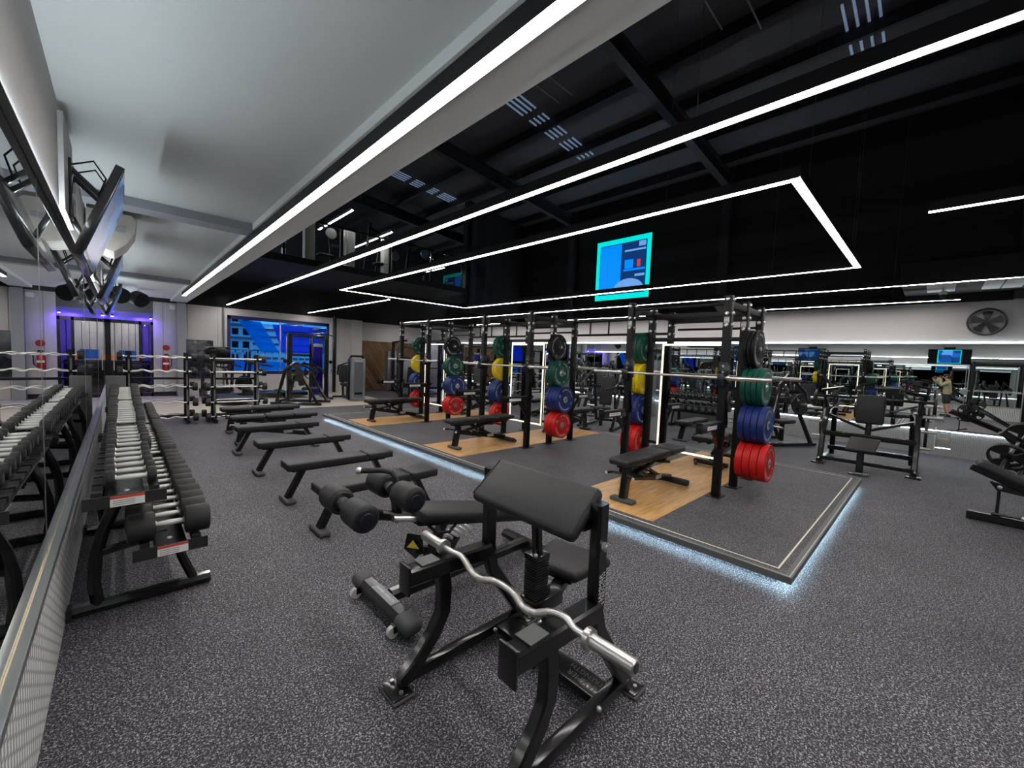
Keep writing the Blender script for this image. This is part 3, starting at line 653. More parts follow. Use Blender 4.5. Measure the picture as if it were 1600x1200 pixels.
tag(M().box(1.10, 1.25, 16.62, 16.79, 2.72, 2.86).build('wall_sensor', 'white', bev=.03), 'small white alarm box at the top of the end wall', 'alarm')

# ================================================================ LIFTING PLATFORM
P_ = .12
pf = wthing('lifting_platform', 'raised rubber lifting platform with three oak inlays and a blue-white glow below its edge', 'platform', (5.48, 5.3, 0))
px0, px1, py0, py1 = 3.42, 7.52, .60, 9.98
M().box(px0+.12, px1-.12, py0+.12, py1-.12, 0, .085).build('plinth', 'deck', pf)
M().box(px0+.03, px1-.03, py0+.03, py1-.03, .085, P_).build('deck', 'deck', pf)
def border(x0, x1, y0, y1, w_, z0, z1): return M().box(x0, x1, y0, y0+w_, z0, z1).box(x0, x1, y1-w_, y1, z0, z1).box(x0, x0+w_, y0+w_, y1-w_, z0, z1).box(x1-w_, x1, y0+w_, y1-w_, z0, z1)
border(px0, px1, py0, py1, .05, .074, P_+.003).build('edge_trim', 'dark_trim', pf)
border(px0+.012, px1-.012, py0+.012, py1-.012, .007, P_+.003, P_+.005).build('outer_line', 'alu', pf)
MT['cream'] = mat('cream_line', (.72, .68, .58), .5)
border(px0+.10, px1-.10, py0+.10, py1-.10, .012, P_, P_+.002).build('inner_line', 'cream', pf)
border(px0+.052, px1-.052, py0+.052, py1-.052, .010, .078, .084).build('led_strip', 'led_cool', pf)
RY = (1.65, 4.70, 7.82)
for y in RY: M().box(3.60, 7.28, y+.10, y+1.10, P_, P_+.003).build('wood_inlay', 'wood', pf)

# ================================================================ SQUAT RACKS
RW = 1.2
def squat_rack(y0, label):
    t = wthing('squat_rack', label, 'squat rack', (5.5, y0+RW/2, P_), 'double squat racks on the platform')
    zt = 2.41
    for side, y in ((-1, y0), (1, y0+RW)):
        for i, x in enumerate((4.92, 5.5, 6.1)):
            m_ = M().box(x-.04, x+.04, y-.04, y+.04, P_+.01, zt)
            p = m_.build('upright', 'upright', t, .004)
            M().box(x-.10, x+.10, y-.075, y+.075, P_, P_+.01).build('foot_plate', 'satin', p, .003)
            for z in (zt-.045, zt-.20, zt-.33):
                for dx, dy in ((-.055, 0), (0, -.055), (.055, 0)):
                    M().lathe((x+dx, y+dy, z), (dx, dy, 0), [(-.014, .022), (0, .022), (.008, .013)], 10).build('bolt', 'dark_bolt', p)
            if i < 2 and side < 0 or i == 0:
                M().box(x-.0425, x-.041, y-.028, y+.028, zt-.31, zt-.24).build('number_label', 'grey', p)
                text_on('number', 'HS', .045, (x-.0427, y, zt-.275), (0, -1, 0), (0, 0, 1), 'white', p)
    # top frame
    for y in (y0, y0+RW):
        m_ = M().box(4.96, 6.06, y-.025, y+.025, zt-.13, zt-.06); m_.build('side_beam', 'pbeam', t, .003)
    M().cyl((4.92, y0+.04, zt-.09), (4.92, y0+RW-.04, zt-.09), .018, n=12).build('pull_up_bar', 'satin', t)
    for x in (5.5, 6.1): M().box(x-.025, x+.025, y0+.04, y0+RW-.04, zt-.17, zt-.10).build('cross_beam', 'satin', t, .003)
    for (x, s) in ((4.92, 1),):
        for (y, q) in ((y0, 1), (y0+RW, -1)):
            M().prism([(x-.006, y+q*.04, zt-.05), (x-.006, y+q*.16, zt-.07), (x-.006, y+q*.16, zt-.11), (x-.006, y+q*.04, zt-.26)], (.012, 0, 0)).build('gusset', 'satin', t)
    M().beam((5.5, y0+.04, 1.96), (5.5, y0+RW-.04, 1.96), .05, .05).build('rear_beam', 'satin', t, .003)
    M().tube([(6.25, y0+.04, 2.16), (6.25, y0+RW-.04, 2.16)], .017, 12).build('pull_up_bar', 'satin', t)
    # J cups and spotter arms, both faces
    for sx, X in ((-1, 4.92), (1, 6.1)):
        for y in (y0, y0+RW):
            j = M().box(X+sx*.045, X+sx*.10, y-.035, y+.035, 1.40, 1.46).box(X+sx*.10, X+sx*.115, y-.035, y+.035, 1.40, 1.53).box(X+sx*.041, X+sx*.05, y-.045, y+.045, 1.40, 1.66).box(X-.045, X+.045, y-.053, y-.042, 1.42, 1.64)
            p = j.build('bar_cup', 'steel', t, .003)
            for z in (1.62, 1.55): M().lathe((X+sx*.052, y, z), (sx, 0, 0), [(0, .014), (.008, .010)], 10).build('bolt', 'dark_bolt', p)
        for y in (y0, y0+RW):
            a = M().box(min(X+sx*.04, X+sx*.62), max(X+sx*.04, X+sx*.62), y-.03, y+.03, .905, .985).box(min(X+sx*.58, X+sx*.62), max(X+sx*.58, X+sx*.62), y-.03, y+.03, .985, 1.02)
            a.beam((X+sx*.04, y, .70), (X+sx*.24, y, .93), .03, .05)
            p = a.build('spotter_arm', 'steel', t, .004)
            M().box(min(X+sx*.05, X+sx*.60), max(X+sx*.05, X+sx*.60), y-.034, y+.034, .985, .997).build('arm_pad', 'rubber', p)
            M().box(min(X+sx*.20, X+sx*.46), max(X+sx*.20, X+sx*.46), y-.0318, y-.030, .925, .965).build('arm_label', 'white', p)
            text_on('lettering', 'HAMMER STRENGTH', .024, (X+sx*.33, y-.0322, .945), (1, 0, 0), (0, 0, 1), 'steel', p)
            M().beam((X-.02, y-.045, 1.24), (X+.035, y-.045, .95), .01, .035).beam((X+.035, y-.045, .95), (X+.075, y-.045, 1.0), .01, .03).build('arm_hook', 'steel', p)
    # plate pegs on both middle uprights, outside
    for y, s in ((y0, -1), (y0+RW, 1)):
        for z in PEG: M().cyl((5.5, y+s*.04, z), (5.5, y+s*(.30 if z < 1.7 else .20), z), .024, n=14).cyl((5.5, y+s*.04, z), (5.5, y+s*.055, z), .05, n=14).build('storage_peg', 'brushed', t)
    # double sided mirror with glowing frame inside the rack
    my0, my1, mz0, mz1 = y0+.18, y0+1.02, .42, 1.90
    f = M().box(5.48, 5.52, my0, my1, mz0, mz1).build('mirror_core', 'steel', t)
    for x, nm in ((5.477, 1), (5.521, 1)):
        M().box(x, x+.002, my0+.03, my1-.03, mz0+.03, mz1-.03).build('mirror', 'mirror2', t)
        q = M()
        X0, X1 = x-.004, x+.006
        q.box(X0, X1, my0, my1, mz0, mz0+.025).box(X0, X1, my0, my1, mz1-.025, mz1).box(X0, X1, my0, my0+.025, mz0+.025, mz1-.025).box(X0, X1, my1-.025, my1, mz0+.025, mz1-.025)
        q.build('light_frame', 'led_frame', t)
    for z in (.50, 1.80):
        
        for ya, yb in ((my0-.14, my0), (my1, my1+.14)): M().box(5.48, 5.52, ya, yb, z-.02, z+.02).build('mirror_bracket', 'satin', t)
    return t
PEG = (.49, .94, 1.39, 1.84)
squat_rack(RY[0], 'double squat rack nearest the camera, with four thick plate stacks on its near side')
squat_rack(RY[1], 'middle double squat rack, between two others on the platform')
squat_rack(RY[2], 'farthest double squat rack, at the end wall side of the platform')
# ladders bridging the racks
for i, (ya, yb, lb) in enumerate(((RY[0]+RW, RY[1], 'ladder of pull-up bars bridging the nearest and middle racks'), (RY[1]+RW, RY[2], 'ladder of pull-up bars bridging the middle and farthest racks'))):
    t = wthing('bridge_ladder', lb, 'pull-up ladder', (6.1, (ya+yb)/2, 2.2), 'bridge ladders between the racks')
    for z in (2.33, 2.09): M().cyl((6.1, ya+.04, z), (6.1, yb-.04, z), .02, n=12).build('rail', 'satin', t)
    for k in range(4):
        y = ya+.35+k*(yb-ya-.7)/3; M().cyl((6.1, y, 2.09), (6.1, y, 2.33), .015, n=8).build('rung', 'satin', t)

# plates
def ring_text(txt, R, size, x_c=0):
    vs, fs = text_geo(txt, size); out = []
    for v in vs:
        a = v.x/R; r = R+v.y; out.append((r*math.sin(a), r*math.cos(a)))
    return out, fs
RT = [ring_text('HAMMER STRENGTH', .172, .034), ring_text('HAMMER STRENGTH', .172, .034)]
KG = {'red': '25', 'blue': '20', 'yellow': '15', 'green': '10', 'black': '5'}
PL = {}
def plate_proto(col, th):
    """axis along Y, centre at origin, thickness th"""
    t = thing('bumper_plate', 'x', 'weight plate')
    R = .225; h = th/2
    M().lathe((0, 0, 0), (0, 1, 0), [(-h+.004, .055), (-h+.004, .095), (-h+.010, .11), (-h+.006, .14), (-h+.003, .20), (-h, .207), (-h+.002, R-.004), (-h+.006, R), (h-.006, R), (h-.002, R-.004), (h, .207), (h-.003, .20), (h-.006, .14), (h-.010, .11), (h-.004, .095), (h-.004, .055)], 40, True).build('rubber_disc', 'p_'+col, t)
    M().lathe((0, 0, 0), (0, 1, 0), [(-h-.001, .026), (-h-.001, .050), (-h+.004, .056), (h-.004, .056), (h+.001, .050), (h+.001, .026)], 24, True).build('hub', 'brushed' if col != 'black' else 'p_black', t)
    vs = []; fs = []
    for yy, sg in ((-h+.0035, 1), (h-.0035, -1)):
        for rot in (0, PI):
            for (tx, R0, sz, off) in (('HAMMER STRENGTH', .170, .036, 0), (KG[col], .166, .045, PI/2)):
                pv, pf_ = ring_text(tx, R0, sz)
                o = len(vs)
                for x, z in pv:
                    a = rot+off; X = x*math.cos(a)+z*math.sin(a); Z = -x*math.sin(a)+z*math.cos(a)
                    vs.append((X*sg, yy-(.0028 if sg > 0 else -.0028), Z))
                fs += [tuple(i+o for i in f) for f in pf_]
    M().add(vs, fs).build('lettering', 'white', t)
    return t
THK = {'red': .078, 'blue': .068, 'yellow': .058, 'green': .056, 'black': .040}
WHERE = ('nearest rack', 'middle rack', 'farthest rack')
used = set()
for ri, y0 in enumerate(RY):
    for side, stack in ((-1, (('red', 4), ('blue', 4), ('green', 4), ('black', 3))), (1, (('red', 3), ('blue', 3), ('yellow', 3), ('green', 3)))):
        if ri: stack = tuple((c, n if c == 'blue' else n-1) for c, n in stack)
        for pi_, (col, n) in enumerate(stack):
            yy = y0-.058 if side < 0 else y0+RW+.058
            for k in range(n):
                th = THK[col]
                yc = yy+side*th/2; yy += side*(th+.003)
                pos = ('innermost' if k == 0 else 'outermost' if k == n-1 else 'middle' if n == 3 else ORD[k+1]+' from upright')
                lab = '%s bumper plate, %s of its stack, %s side of the %s' % (col, pos, 'near' if side < 0 else 'far', WHERE[ri])
                grp = '%s plates on the %s side of the %s' % (col, 'near' if side < 0 else 'far', WHERE[ri])
                loc = (5.5, yc, PEG[pi_]-.0)
                if col not in PL:
                    PL[col] = plate_proto(col, th); o = PL[col]; o.location = loc
                else: o = dup(PL[col], loc)
                o.rotation_euler = (0, random.uniform(0, 6.28), 0)
                o['label'] = lab; o['group'] = grp

# barbells
def barbell(x, yc, z, label):
    t = wthing('barbell', label, 'barbell', (x, yc, z), 'barbells on the racks')
    M().cyl((x, yc-.655, z), (x, yc+.655, z), .0145, n=14).build('shaft', 'brushed', t)
    for s in (-1, 1):
        p = M().lathe((x, yc+s*.655, z), (0, s, 0), [(0, .024), (.025, .040), (.033, .040), (.036, .025), (.435, .025), (.44, .021)], 18).build('sleeve', 'brushed', t)
        M().cyl((x, yc+s*1.094, z), (x, yc+s*1.097, z), .018, n=14).build('end_cap', 'steel', p)
for i, y0 in enumerate(RY):
    barbell(4.84, y0+RW/2, 1.487, 'steel barbell on the front cups of the %s' % WHERE[i])
    barbell(6.18, y0+RW/2, 1.487, 'steel barbell on the rear cups of the %s' % WHERE[i])

# ================================================================ BENCHES
def adj_bench(name, label, loc, rz_, grp):
    """adjustable bench, head end towards +x local, front leg at x=0"""
    t = thing(name, label, 'bench', loc, rz_, grp)
    M().pad((-.14, 0, .445), (.36, 0, .445), .24, .075, q=.03, w2=.29).build('seat_pad', 'vinyl', t)
    M().pad((.375, 0, .45), (.80, 0, .45), .29, .075, q=.03).build('backrest_pad', 'vinyl', t)
    M().pad((.815, 0, .45), (1.20, 0, .45), .29, .075, q=.03).build('backrest_pad', 'vinyl', t)
    l = M().rtube([(0, 0, .04), (.06, 0, .36)], .075, .10).build('leg', 'steel', t)
    M().pad((0, -.14, .022), (0, .14, .022), .10, .044, q=.018).build('rubber_foot', 'rubgrey', l)
    M().beam((.05, 0, .27), (1.08, 0, .085), .07, .075).build('spine', 'steel', t, .006)
    M().box(.66, .80, -.037, -.0355, .13, .18).build('spine_label', 'grey', t)
    M().pad((1.10, -.24, .055), (1.10, .24, .055), .085, .07, q=.02).build('rear_foot', 'rubber', t)
    fr = M().beam((-.05, -.05, .39), (.34, -.05, .39), .03, .04).beam((-.05, .05, .39), (.34, .05, .39), .03, .04).beam((.40, -.06, .39), (1.1, -.06, .40), .03, .04).beam((.40, .06, .39), (1.1, .06, .40), .03, .04)
    fr.beam((.30, 0, .37), (.75, 0, .17), .05, .04).beam((.52, -.03, .37), (.34, -.03, .22), .02, .05).beam((.52, .03, .37), (.34, .03, .22), .02, .05).beam((.2, 0, .28), (.62, 0, .36), .09, .025)
    fr.build('hinge_frame', 'steel', t, .003)
    for k in range(5): M().cyl((.30+.07*k, -.055, .26+.018*k), (.30+.07*k, .055, .26+.018*k), .012, n=8).build('ladder_pin', 'chrome', t)
    for s in (-1, 1):
        h = M().tube([(.0, s*.04, .30), (-.03, s*.13, .30), (-.10, s*.16, .30)], .014, 8).build('handle', 'steel', t)
        M().sphere((-.10, s*.16, .30), .017, 8, 6).build('handle_cap', 'chrome', h)
    M().tube([(.62, -.05, .36), (.64, -.20, .38)], .014, 8).build('adjust_lever', 'steel', t)
    for s in (-1, 1): M().cyl((1.18, s*.2, .03), (1.18, s*.17, .03), .03, n=14).build('wheel', 'rubgrey', t)
    return t
bnum = [('adjustable black bench on the near oak inlay, inside the nearest rack', 3.86, 2.22), ('adjustable black bench on the middle oak inlay', 3.86, 5.28), ('adjustable black bench on the farthest oak inlay', 3.92, 8.44)]
proto = None
for lb, x, y in bnum:
    if proto is None: proto = adj_bench('adjustable_bench', lb, (x, y, P_+.003), 0, 'adjustable benches in the racks'); proto['label'] = lb
    else: dup(proto, (x, y, P_+.003), 0, lb)
for i, (y, n) in enumerate(((2.22, 'nearest'), (5.3, 'middle'), (8.44, 'farthest'))):
    dup(proto, (7.42, y, P_+.003), PI, 'adjustable bench at the rear side of the %s rack' % n)
def flat_bench(label, loc, rz_=0):
    t = thing('flat_bench', label, 'bench', loc, rz_, 'flat benches in a row')
    M().pad((-.585, 0, .385), (.26, 0, .385), .29, .08, q=.018).build('long_pad', 'vinyl', t)
    M().pad((.28, 0, .385), (.585, 0, .385), .29, .08, q=.018).build('short_pad', 'vinyl', t)
    M().box(.262, .278, -.135, .135, .355, .39).build('joint_strap', 'rubber', t)
    M().box(-.52, .52, -.06, .06, .315, .348).build('seat_frame', 'steel', t, .006)
    for s in (-1, 1):
        l = M().rtube([(s*.40, 0, .325), (s*.55, 0, .035)], .055, .10, (0, 1, 0)).build('leg', 'steel', t)
        M().pad((s*.55, -.15, .022), (s*.55, .15, .022), .10, .044, q=.018).build('rubber_foot', 'rubgrey', l)
    return t
fb = flat_bench('flat black bench nearest the camera, partly behind the padded rollers', (1.80, 3.68, 0))
for y, lb in ((4.66, 'second flat black bench from the camera'), (5.92, 'third flat black bench from the camera'), (7.24, 'farthest flat bench of the row, beside a low adjustable bench')):
    dup(fb, (1.80, y, 0), 0, lb)
dup(proto, (1.40, 7.95, 0), 0, 'adjustable bench with wheels showing behind the farthest flat bench')
dup(proto, (1.45, 9.15, 0), 0, 'adjustable bench in front of the straight barbell rack')

# ================================================================ DECLINE BENCH WITH ROLLERS
def decline():
    yc = 2.27
    t = wthing('decline_bench', 'adjustable decline bench with four padded leg rollers behind the curl bench', 'bench', (1.75, yc, 0))
    # base: front cross foot with grey caps and wheels, spine, rear foot
    f = M().rtube([(1.16, yc-.34, .075), (1.16, yc+.34, .075)], .11, .075, rd=.35).build('front_foot', 'steel', t)
    for s in (-1, 1):
        M().pad((1.16, yc+s*.22, .075), (1.16, yc+s*.37, .075), .125, .088, q=.035).build('foot_cap', 'rubgrey', f)
        M().cyl((1.085, yc+s*.235, .034), (1.085, yc+s*.265, .034), .033, n=20).build('wheel', 'tile_white', f)
        M().box(1.085, 1.12, yc+s*.25-.02, yc+s*.25+.02, .03, .07).build('wheel_bracket', 'steel', f)
    M().box(1.13, 1.19, yc-.14, yc+.12, .113, .116).build('maker_plate', 'shroud', f)
    text_on('maker_lettering', 'HAMMER STRENGTH', .024, (1.16, yc-.01, .1165), (0, -1, 0), (1, 0, 0), 'white', f)
    M().rtube([(1.20, yc, .085), (2.42, yc, .085)], .075, .08, rd=.25).build('spine', 'steel', t)
    M().rtube([(2.45, yc-.28, .055), (2.45, yc+.28, .055)], .09, .07, rd=.3).build('rear_foot', 'steel', t)
    # support post and gear
    M().rtube([(1.40, yc, .10), (1.60, yc, .50)], .07, .06).build('front_post', 'steel', t)
    M().rtube([(2.05, yc, .10), (1.98, yc, .38)], .07, .06).build('rear_post', 'steel', t)
    M().prism([(1.42, yc-.05, .10), (1.52, yc-.05, .10), (1.70, yc-.05, .34), (1.56, yc-.05, .34)], (0, .1, 0)).build('bracket', 'steel', t, .004)
    M().prism([(1.38, yc+.12, .40), (1.44, yc+.03, .40), (1.45, yc+.02, .29), (1.42, yc+.07, .23), (1.37, yc+.14, .29)], (-.006, -.005, .0)).beam((1.41, yc+.06, .30), (1.49, yc+.01, .29), .03, .05).build('warning_tab', 'steel', t)
    M().prism([(1.368, yc+.105, .31), (1.393, yc+.068, .365), (1.418, yc+.030, .31)], (-.002, -.0015, 0)).build('warning_mark', 'yellow_print', t)
    for k in range(5): M().cyl((1.62+.05*k, yc-.06, .36), (1.62+.05*k, yc+.06, .36), .010, n=8).build('ladder_pin', 'chrome', t)
    # bench pads
    M().pad((1.34, yc, .590), (2.42, yc, .360), .29, .085, q=.035).build('back_pad', 'vinyl', t)
    M().beam((1.36, yc, .530), (2.34, yc, .320), .12, .04).build('pad_frame', 'steel', t, .004)
    M().tube([(1.40, yc-.10, .52), (1.44, yc-.14, .475), (1.54, yc-.14, .455), (1.62, yc-.10, .475)], .011, 8).build('handle_loop', 'steel', t)
    # arm carrying the rollers
    M().rtube([(1.45, yc, .53), (1.20, yc, .60), (.95, yc, .68)], .06, .055).build('roller_arm', 'steel', t)
    M().tube([(1.34, yc-.05, .56), (1.18, yc-.05, .60)], .018, 10).build('slide_tube', 'chrome', t)
    M().rtube([(1.24, yc, .56), (1.22, yc, .74)], .055, .055).build('upper_post', 'steel', t)
    M().tube([(1.22, yc, .74), (1.22, yc, .83), (1.20, yc+.02, .87), (1.16, yc+.06, .88), (1.06, yc+.14, .875)], .017, 12).build('grab_handle', 'rubber', t)
    M().sphere((1.05, yc+.147, .875), .022, 10, 8).build('handle_cap', 'chrome', t)
    for (x, z, nm) in ((.92, .725, 0), (1.21, .765, 1)):
        a = M().cyl((x, yc-.24, z), (x, yc+.24, z), .014, n=12).build('roller_axle', 'steel', t)
        for s in (-1, 1): M().cyl((x, yc+s*.068, z), (x, yc+s*.028, z), .034, n=18).build('axle_collar', 'chrome', a)
        for s in (-1, 1):
            r = M().lathe((x, yc+s*.074, z), (0, s, 0), [(0, .066), (.008, .075), (.03, .078), (.155, .078), (.172, .075), (.18, .066)], 32).build('padded_roller', 'foam', t)
            M().lathe((x, yc+s*.254, z), (0, s, 0), [(0, .063), (.004, .063), (.008, .057), (.0085, .036), (.012, .033), (.012, .01)], 28).build('end_cap', 'cap', r)
            M().lathe((x, yc+s*.068, z), (0, s, 0), [(0, .058), (.006, .064)], 28).build('inner_cap', 'cap', r)
    return t
decline()

# ================================================================ PREACHER CURL BENCH
def preacher():
    ya, yb = .95, 1.66
    t = wthing('preacher_curl_bench', 'black arm curl bench in the foreground with sloped arm pad and bar rests', 'bench', (1.45, 1.3, 0))
    for y, s in ((ya, -1), (yb, 1)):
        M().rtube([(1.47, y, 1.00), (1.47, y, .52), (1.50, y, .42), (1.76, y, .05)], .075, .055, (0, 1, 0)).build('post', 'steel', t)
        M().rtube([(.96, y, .555), (1.46, y, .535)], .085, .085, rd=.12).build('bar_arm', 'steel', t)
        M().box(1.02, 1.12, y-.040, y+.040, .598, .602).build('rest_pad', 'dark_trim', t)
        M().box(.945, .957, y-.045, y+.045, .475, .615).build('bar_stop', 'steel', t, .003)
        M().rtube([(1.16, y, .53), (1.175, y, .42), (1.17, y, .30), (1.12, y, .21), (1.02, y, .10), (.94, y, .045)], .075, .055, (0, 1, 0), rd=.15).build('front_leg', 'steel', t)
        M().beam((.93, y, .055), (1.76, y, .055), .05, .055).build('base_rail', 'steel', t, .005)
        for x in (.92, 1.79):
            f = M().box(x-.05, x+.05, y-.07, y+.07, .012, .024).build('foot_plate', 'steel', t, .004)
            M().pad((x-.055, y, .008), (x+.055, y, .008), .16, .016, q=.007).build('rubber_foot', 'rubgrey', f)
            for q in (-1, 1): M().cyl((x, y+q*.045, .024), (x, y+q*.045, .034), .010, n=8).build('foot_bolt', 'dark_bolt', f)
        M().lathe((1.47, y+s*.028, .82), (0, s, 0), [(0, .02), (.012, .02), (.014, .011), (.02, .011)], 12).build('bolt', 'dark_bolt', t)
    # foot crossbar with maker lettering
    M().box(1.53, 1.66, ya+.02, yb-.02, .035, .075).build('step_plate', 'steel', t, .006)
    text_on('step_lettering', 'HAMMER', .045, (1.575, 1.06, .0762), (0, 1, 0), (-1, 0, 0), 'dark_trim', t); text_on('step_lettering', 'STRENGTH', .042, (1.62, 1.06, .0762), (0, 1, 0), (-1, 0, 0), 'dark_trim', t)
    for y in (ya-.03, yb-.05): M().sphere((1.50, y, .075), .013, 8, 6).build('bolt', 'dark_bolt', t)
    # centre column, rubber bellows and pad post
    M().rtube([(1.58, 1.3, .06), (1.52, 1.3, .48)], .07, .07).build('column', 'steel', t)
    b = [(0, .03)]
    for k in range(17): b += [(.008+k*.0145, .056), (.014+k*.0145, .049)]
    b.append((.262, .03))
    m_ = M()
    for k in range(15): m_.box(1.475-.046, 1.475+.046, 1.30-.040, 1.30+.040, .42+k*.0135, .42+k*.0135+.008)
    m_.box(1.475-.038, 1.475+.038, 1.30-.033, 1.30+.033, .41, .625).build('rubber_bellows', 'rubber', t)
    M().box(1.426, 1.524, 1.257, 1.343, .622, .65).build('bellows_cap', 'steel', t, .005); M().sphere((1.437, 1.275, .655), .010, 8, 6).build('bolt', 'dark_bolt', t)
    M().rtube([(1.475, 1.3, .64), (1.45, 1.3, .92)], .045, .045).build('pad_post', 'steel', t)
    M().beam((1.44, ya+.03, .905), (1.44, yb-.03, .905), .07, .05).build('pad_support', 'steel', t, .004)
    M().cyl((1.40, 1.20, .40), (1.40, 1.34, .40), .018, n=14).build('adjust_roller', 'chrome', t)
    M().box(1.42, 1.62, 1.24, 1.36, .36, .43).beam((1.52, 1.3, .33), (1.80, 1.36, .40), .07, .05).build('seat_bracket', 'steel', t, .005)
    for z in (.37, .34): M().sphere((1.44, 1.235, z), .013, 8, 6).build('bolt', 'dark_bolt', t)
    # arm pad (sloping towards the bar)
    a = V((1.315, 1.30, .865)); c = V((1.525, 1.30, 1.035)); d = (c-a).normalized(); n = V((-d.z, 0, d.x))
    m_ = M().pad(a-d*.0, c, .66, .062, tuple(n), q=.028)
    m_.build('arm_pad', 'vinyl', t)
    for s in (-1, 1): M().tube([tuple(a+V((0, s*.318, 0))+n*.0285+d*.02), tuple(c+V((0, s*.318, 0))+n*.0285-d*.02)], .004, 6).build('piping', 'rubber', t)
    # seat
    M().pad((1.70, 1.38, .445), (2.02, 1.42, .445), .30, .065, q=.03, w2=.40).build('seat_pad', 'vinyl', t)
    M().beam((1.74, 1.38, .40), (1.95, 1.40, .40), .18, .03).build('seat_frame', 'steel', t)
    # maker decal on the right post
    M().box(1.445, 1.497, ya-.0295, ya-.028, .55, .72).build('decal', 'steel', t)
    text_on('decal_lettering', 'HAMMER', .034, (1.459, ya-.0297, .635), (0, 0, 1), (-1, 0, 0), 'white', t)
    text_on('decal_lettering', 'STRENGTH', .029, (1.483, ya-.0297, .635), (0, 0, 1), (-1, 0, 0), 'white', t)
    M().box(.98, 1.03, ya-.0272, ya-.0265, .04, .07).build('serial_label', 'grey', t)
    # pop pin on its cable
    M().tube([(1.44, 1.24, .36), (1.42, 1.25, .28), (1.43, 1.25, .16)], .003, 6).build('pin_cable', 'chrome', t)
    M().lathe((1.43, 1.25, .10), (0, 0, 1), [(0, .008), (.03, .008), (.032, .018), (.05, .016), (.06, .008)], 12).build('pin', 'rubber', t)
preacher()
XB, ZB = 1.18, .625
ez = wthing('curl_bar', 'chrome cambered curl bar resting on the arm curl bench', 'barbell', (XB, 1.22, ZB))
prof = [(.79, 0), (.85, 0), (.885, -.022), (.950, -.014), (1.035, .034), (1.10, .038), (1.165, .004), (1.275, .004), (1.365, .038), (1.43, .036), (1.52, -.006), (1.56, -.006), (1.60, 0), (1.67, 0)]
def smooth(pts, n=3, f=.2):
    for _ in range(n):
        q = [pts[0]]
        for a, b in zip(pts, pts[1:]): q += [tuple(a[i]*(1-f)+b[i]*f for i in range(len(a))), tuple(a[i]*f+b[i]*(1-f) for i in range(len(a)))]
        pts = q+[pts[-1]]
    return pts
def ezp(y, d): return (XB-d*.25, y, ZB-d*.95)
bp = smooth([ezp(y, d) for y, d in prof], 2)
sh = M().tube(bp, .0145, 14, (1, 0, 0)).build('shaft', 'brushed', ez)
for (i, j) in ((3, 4), (4, 5), (5, 6), (7, 8), (8, 9), (9, 10)):
    A_ = V(ezp(*prof[i])); B_ = V(ezp(*prof[j])); e_ = (B_-A_)*.2
    M().cyl(tuple(A_+e_), tuple(B_-e_), .0160, n=14).build('knurled_grip', 'knurl', sh)
for s, y in ((-1, .79), (1, 1.67)):
    p = M().lathe((XB, y, ZB), (0, s, 0), [(-.004, .02), (0, .038), (.022, .038), (.026, .0255), (.19, .0255), (.194, .022)], 26).build('sleeve', 'brushed', ez)
    M().cyl((XB, y+s*.190, ZB), (XB, y+s*.196, ZB), .017, n=16).build('end_cap', 'steel', p)

# ================================================================ DUMBBELL RACKS
def db_rack(y0, y1, label, near):
    t = wthing('dumbbell_rack', label, 'dumbbell rack', (.1, (y0+y1)/2, 0), 'two tier dumbbell racks along the mirror')
    for y in (y0+.33, y1-.33):
        M().rtube([(-.235, y, .035), (.42, y, .035)], .085, .06, rd=.4).build('foot_rail', 'steel', t)
        M().rtube([(-.12, y, .05), (-.135, y, .18), (-.125, y, .34), (-.095, y, .48), (-.05, y, .60), (-.01, y, .70)], .06, .07, (0, 1, 0), rd=.4).build('curved_leg', 'steel', t)
        M().rtube([(.33, y, .05), (.27, y, .22), (.23, y, .38)], .05, .045, (0, 1, 0), rd=.3).build('front_leg', 'steel', t)
        M().rtube([(-.12, y, .36), (.20, y, .40)], .04, .05, rd=.3).build('cross_brace', 'steel', t)
        M().box(-.245, -.225, y-.045, y+.045, .0, .068).build('end_cap', 'rubber', t)
    for (xc, z, tl) in ((.01, .755, 'upper'), (.20, .42, 'lower')):
        m_ = M().box(xc-.075, xc+.075, y0+.02, y1-.02, z-.03, z-.005)
        for s in (-1, 1):
            m_.box(xc+s*.118-.02, xc+s*.118+.02, y0+.02, y1-.02, z-.02, z+.018)
        b = m_.build(tl+'_tray', 'steel', t, .003)
        for (y, q_) in ((y0+.015, -1), (y1-.015, 1)):
            e = M().box(xc-.17, xc+.17, y-.006, y+.006, z-.045, z+.02).build('end_plate', 'rubber', b)
            if near and q_ < 0:
                M().box(xc-.065, xc+.075, y-.008, y-.0062, z-.042, z+.016).build('warning_label', 'white', e)
                M().box(xc-.065, xc+.075, y-.0092, y-.0082, z+.001, z+.016).build('warning_header', 'red_print', e)
                for k in range(3): M().box(xc-.055, xc+.035, y-.0092, y-.0082, z-.012-k*.011, z-.008-k*.011).build('warning_line', 'grey', e)
        n = int((y1-y0-.1)/.17)
        for k in range(n):
            y = y0+.12+k*(y1-y0-.2)/(n-1)
            for s in (-1, 1):
                X_ = xc+s*.118-.022
                M().prism([(X_, y-.072, z+.036), (X_, y-.072, z+.005), (X_, y+.072, z+.005), (X_, y+.072, z+.036), (X_, y+.062, z+.036), (X_, y+.045, z+.020), (X_, y-.045, z+.020), (X_, y-.062, z+.036)], (.044, 0, 0)).build('saddle', 'rubber', b)
        M().lathe((xc, y0+.18, z-.005), (0, 0, 1), [(0, .016), (.006, .012)], 10).build('bolt', 'chrome', b)
SEG = ((3.02, 5.14), (5.20, 7.32), (7.38, 9.50))
for i, (a, b) in enumerate(SEG): db_rack(a, b, ('dumbbell rack unit nearest the camera with warning labels on its end plates', 'middle unit of the two tier dumbbell rack run', 'farthest unit of the two tier dumbbell rack run')[i], i == 0)
DBP = {}
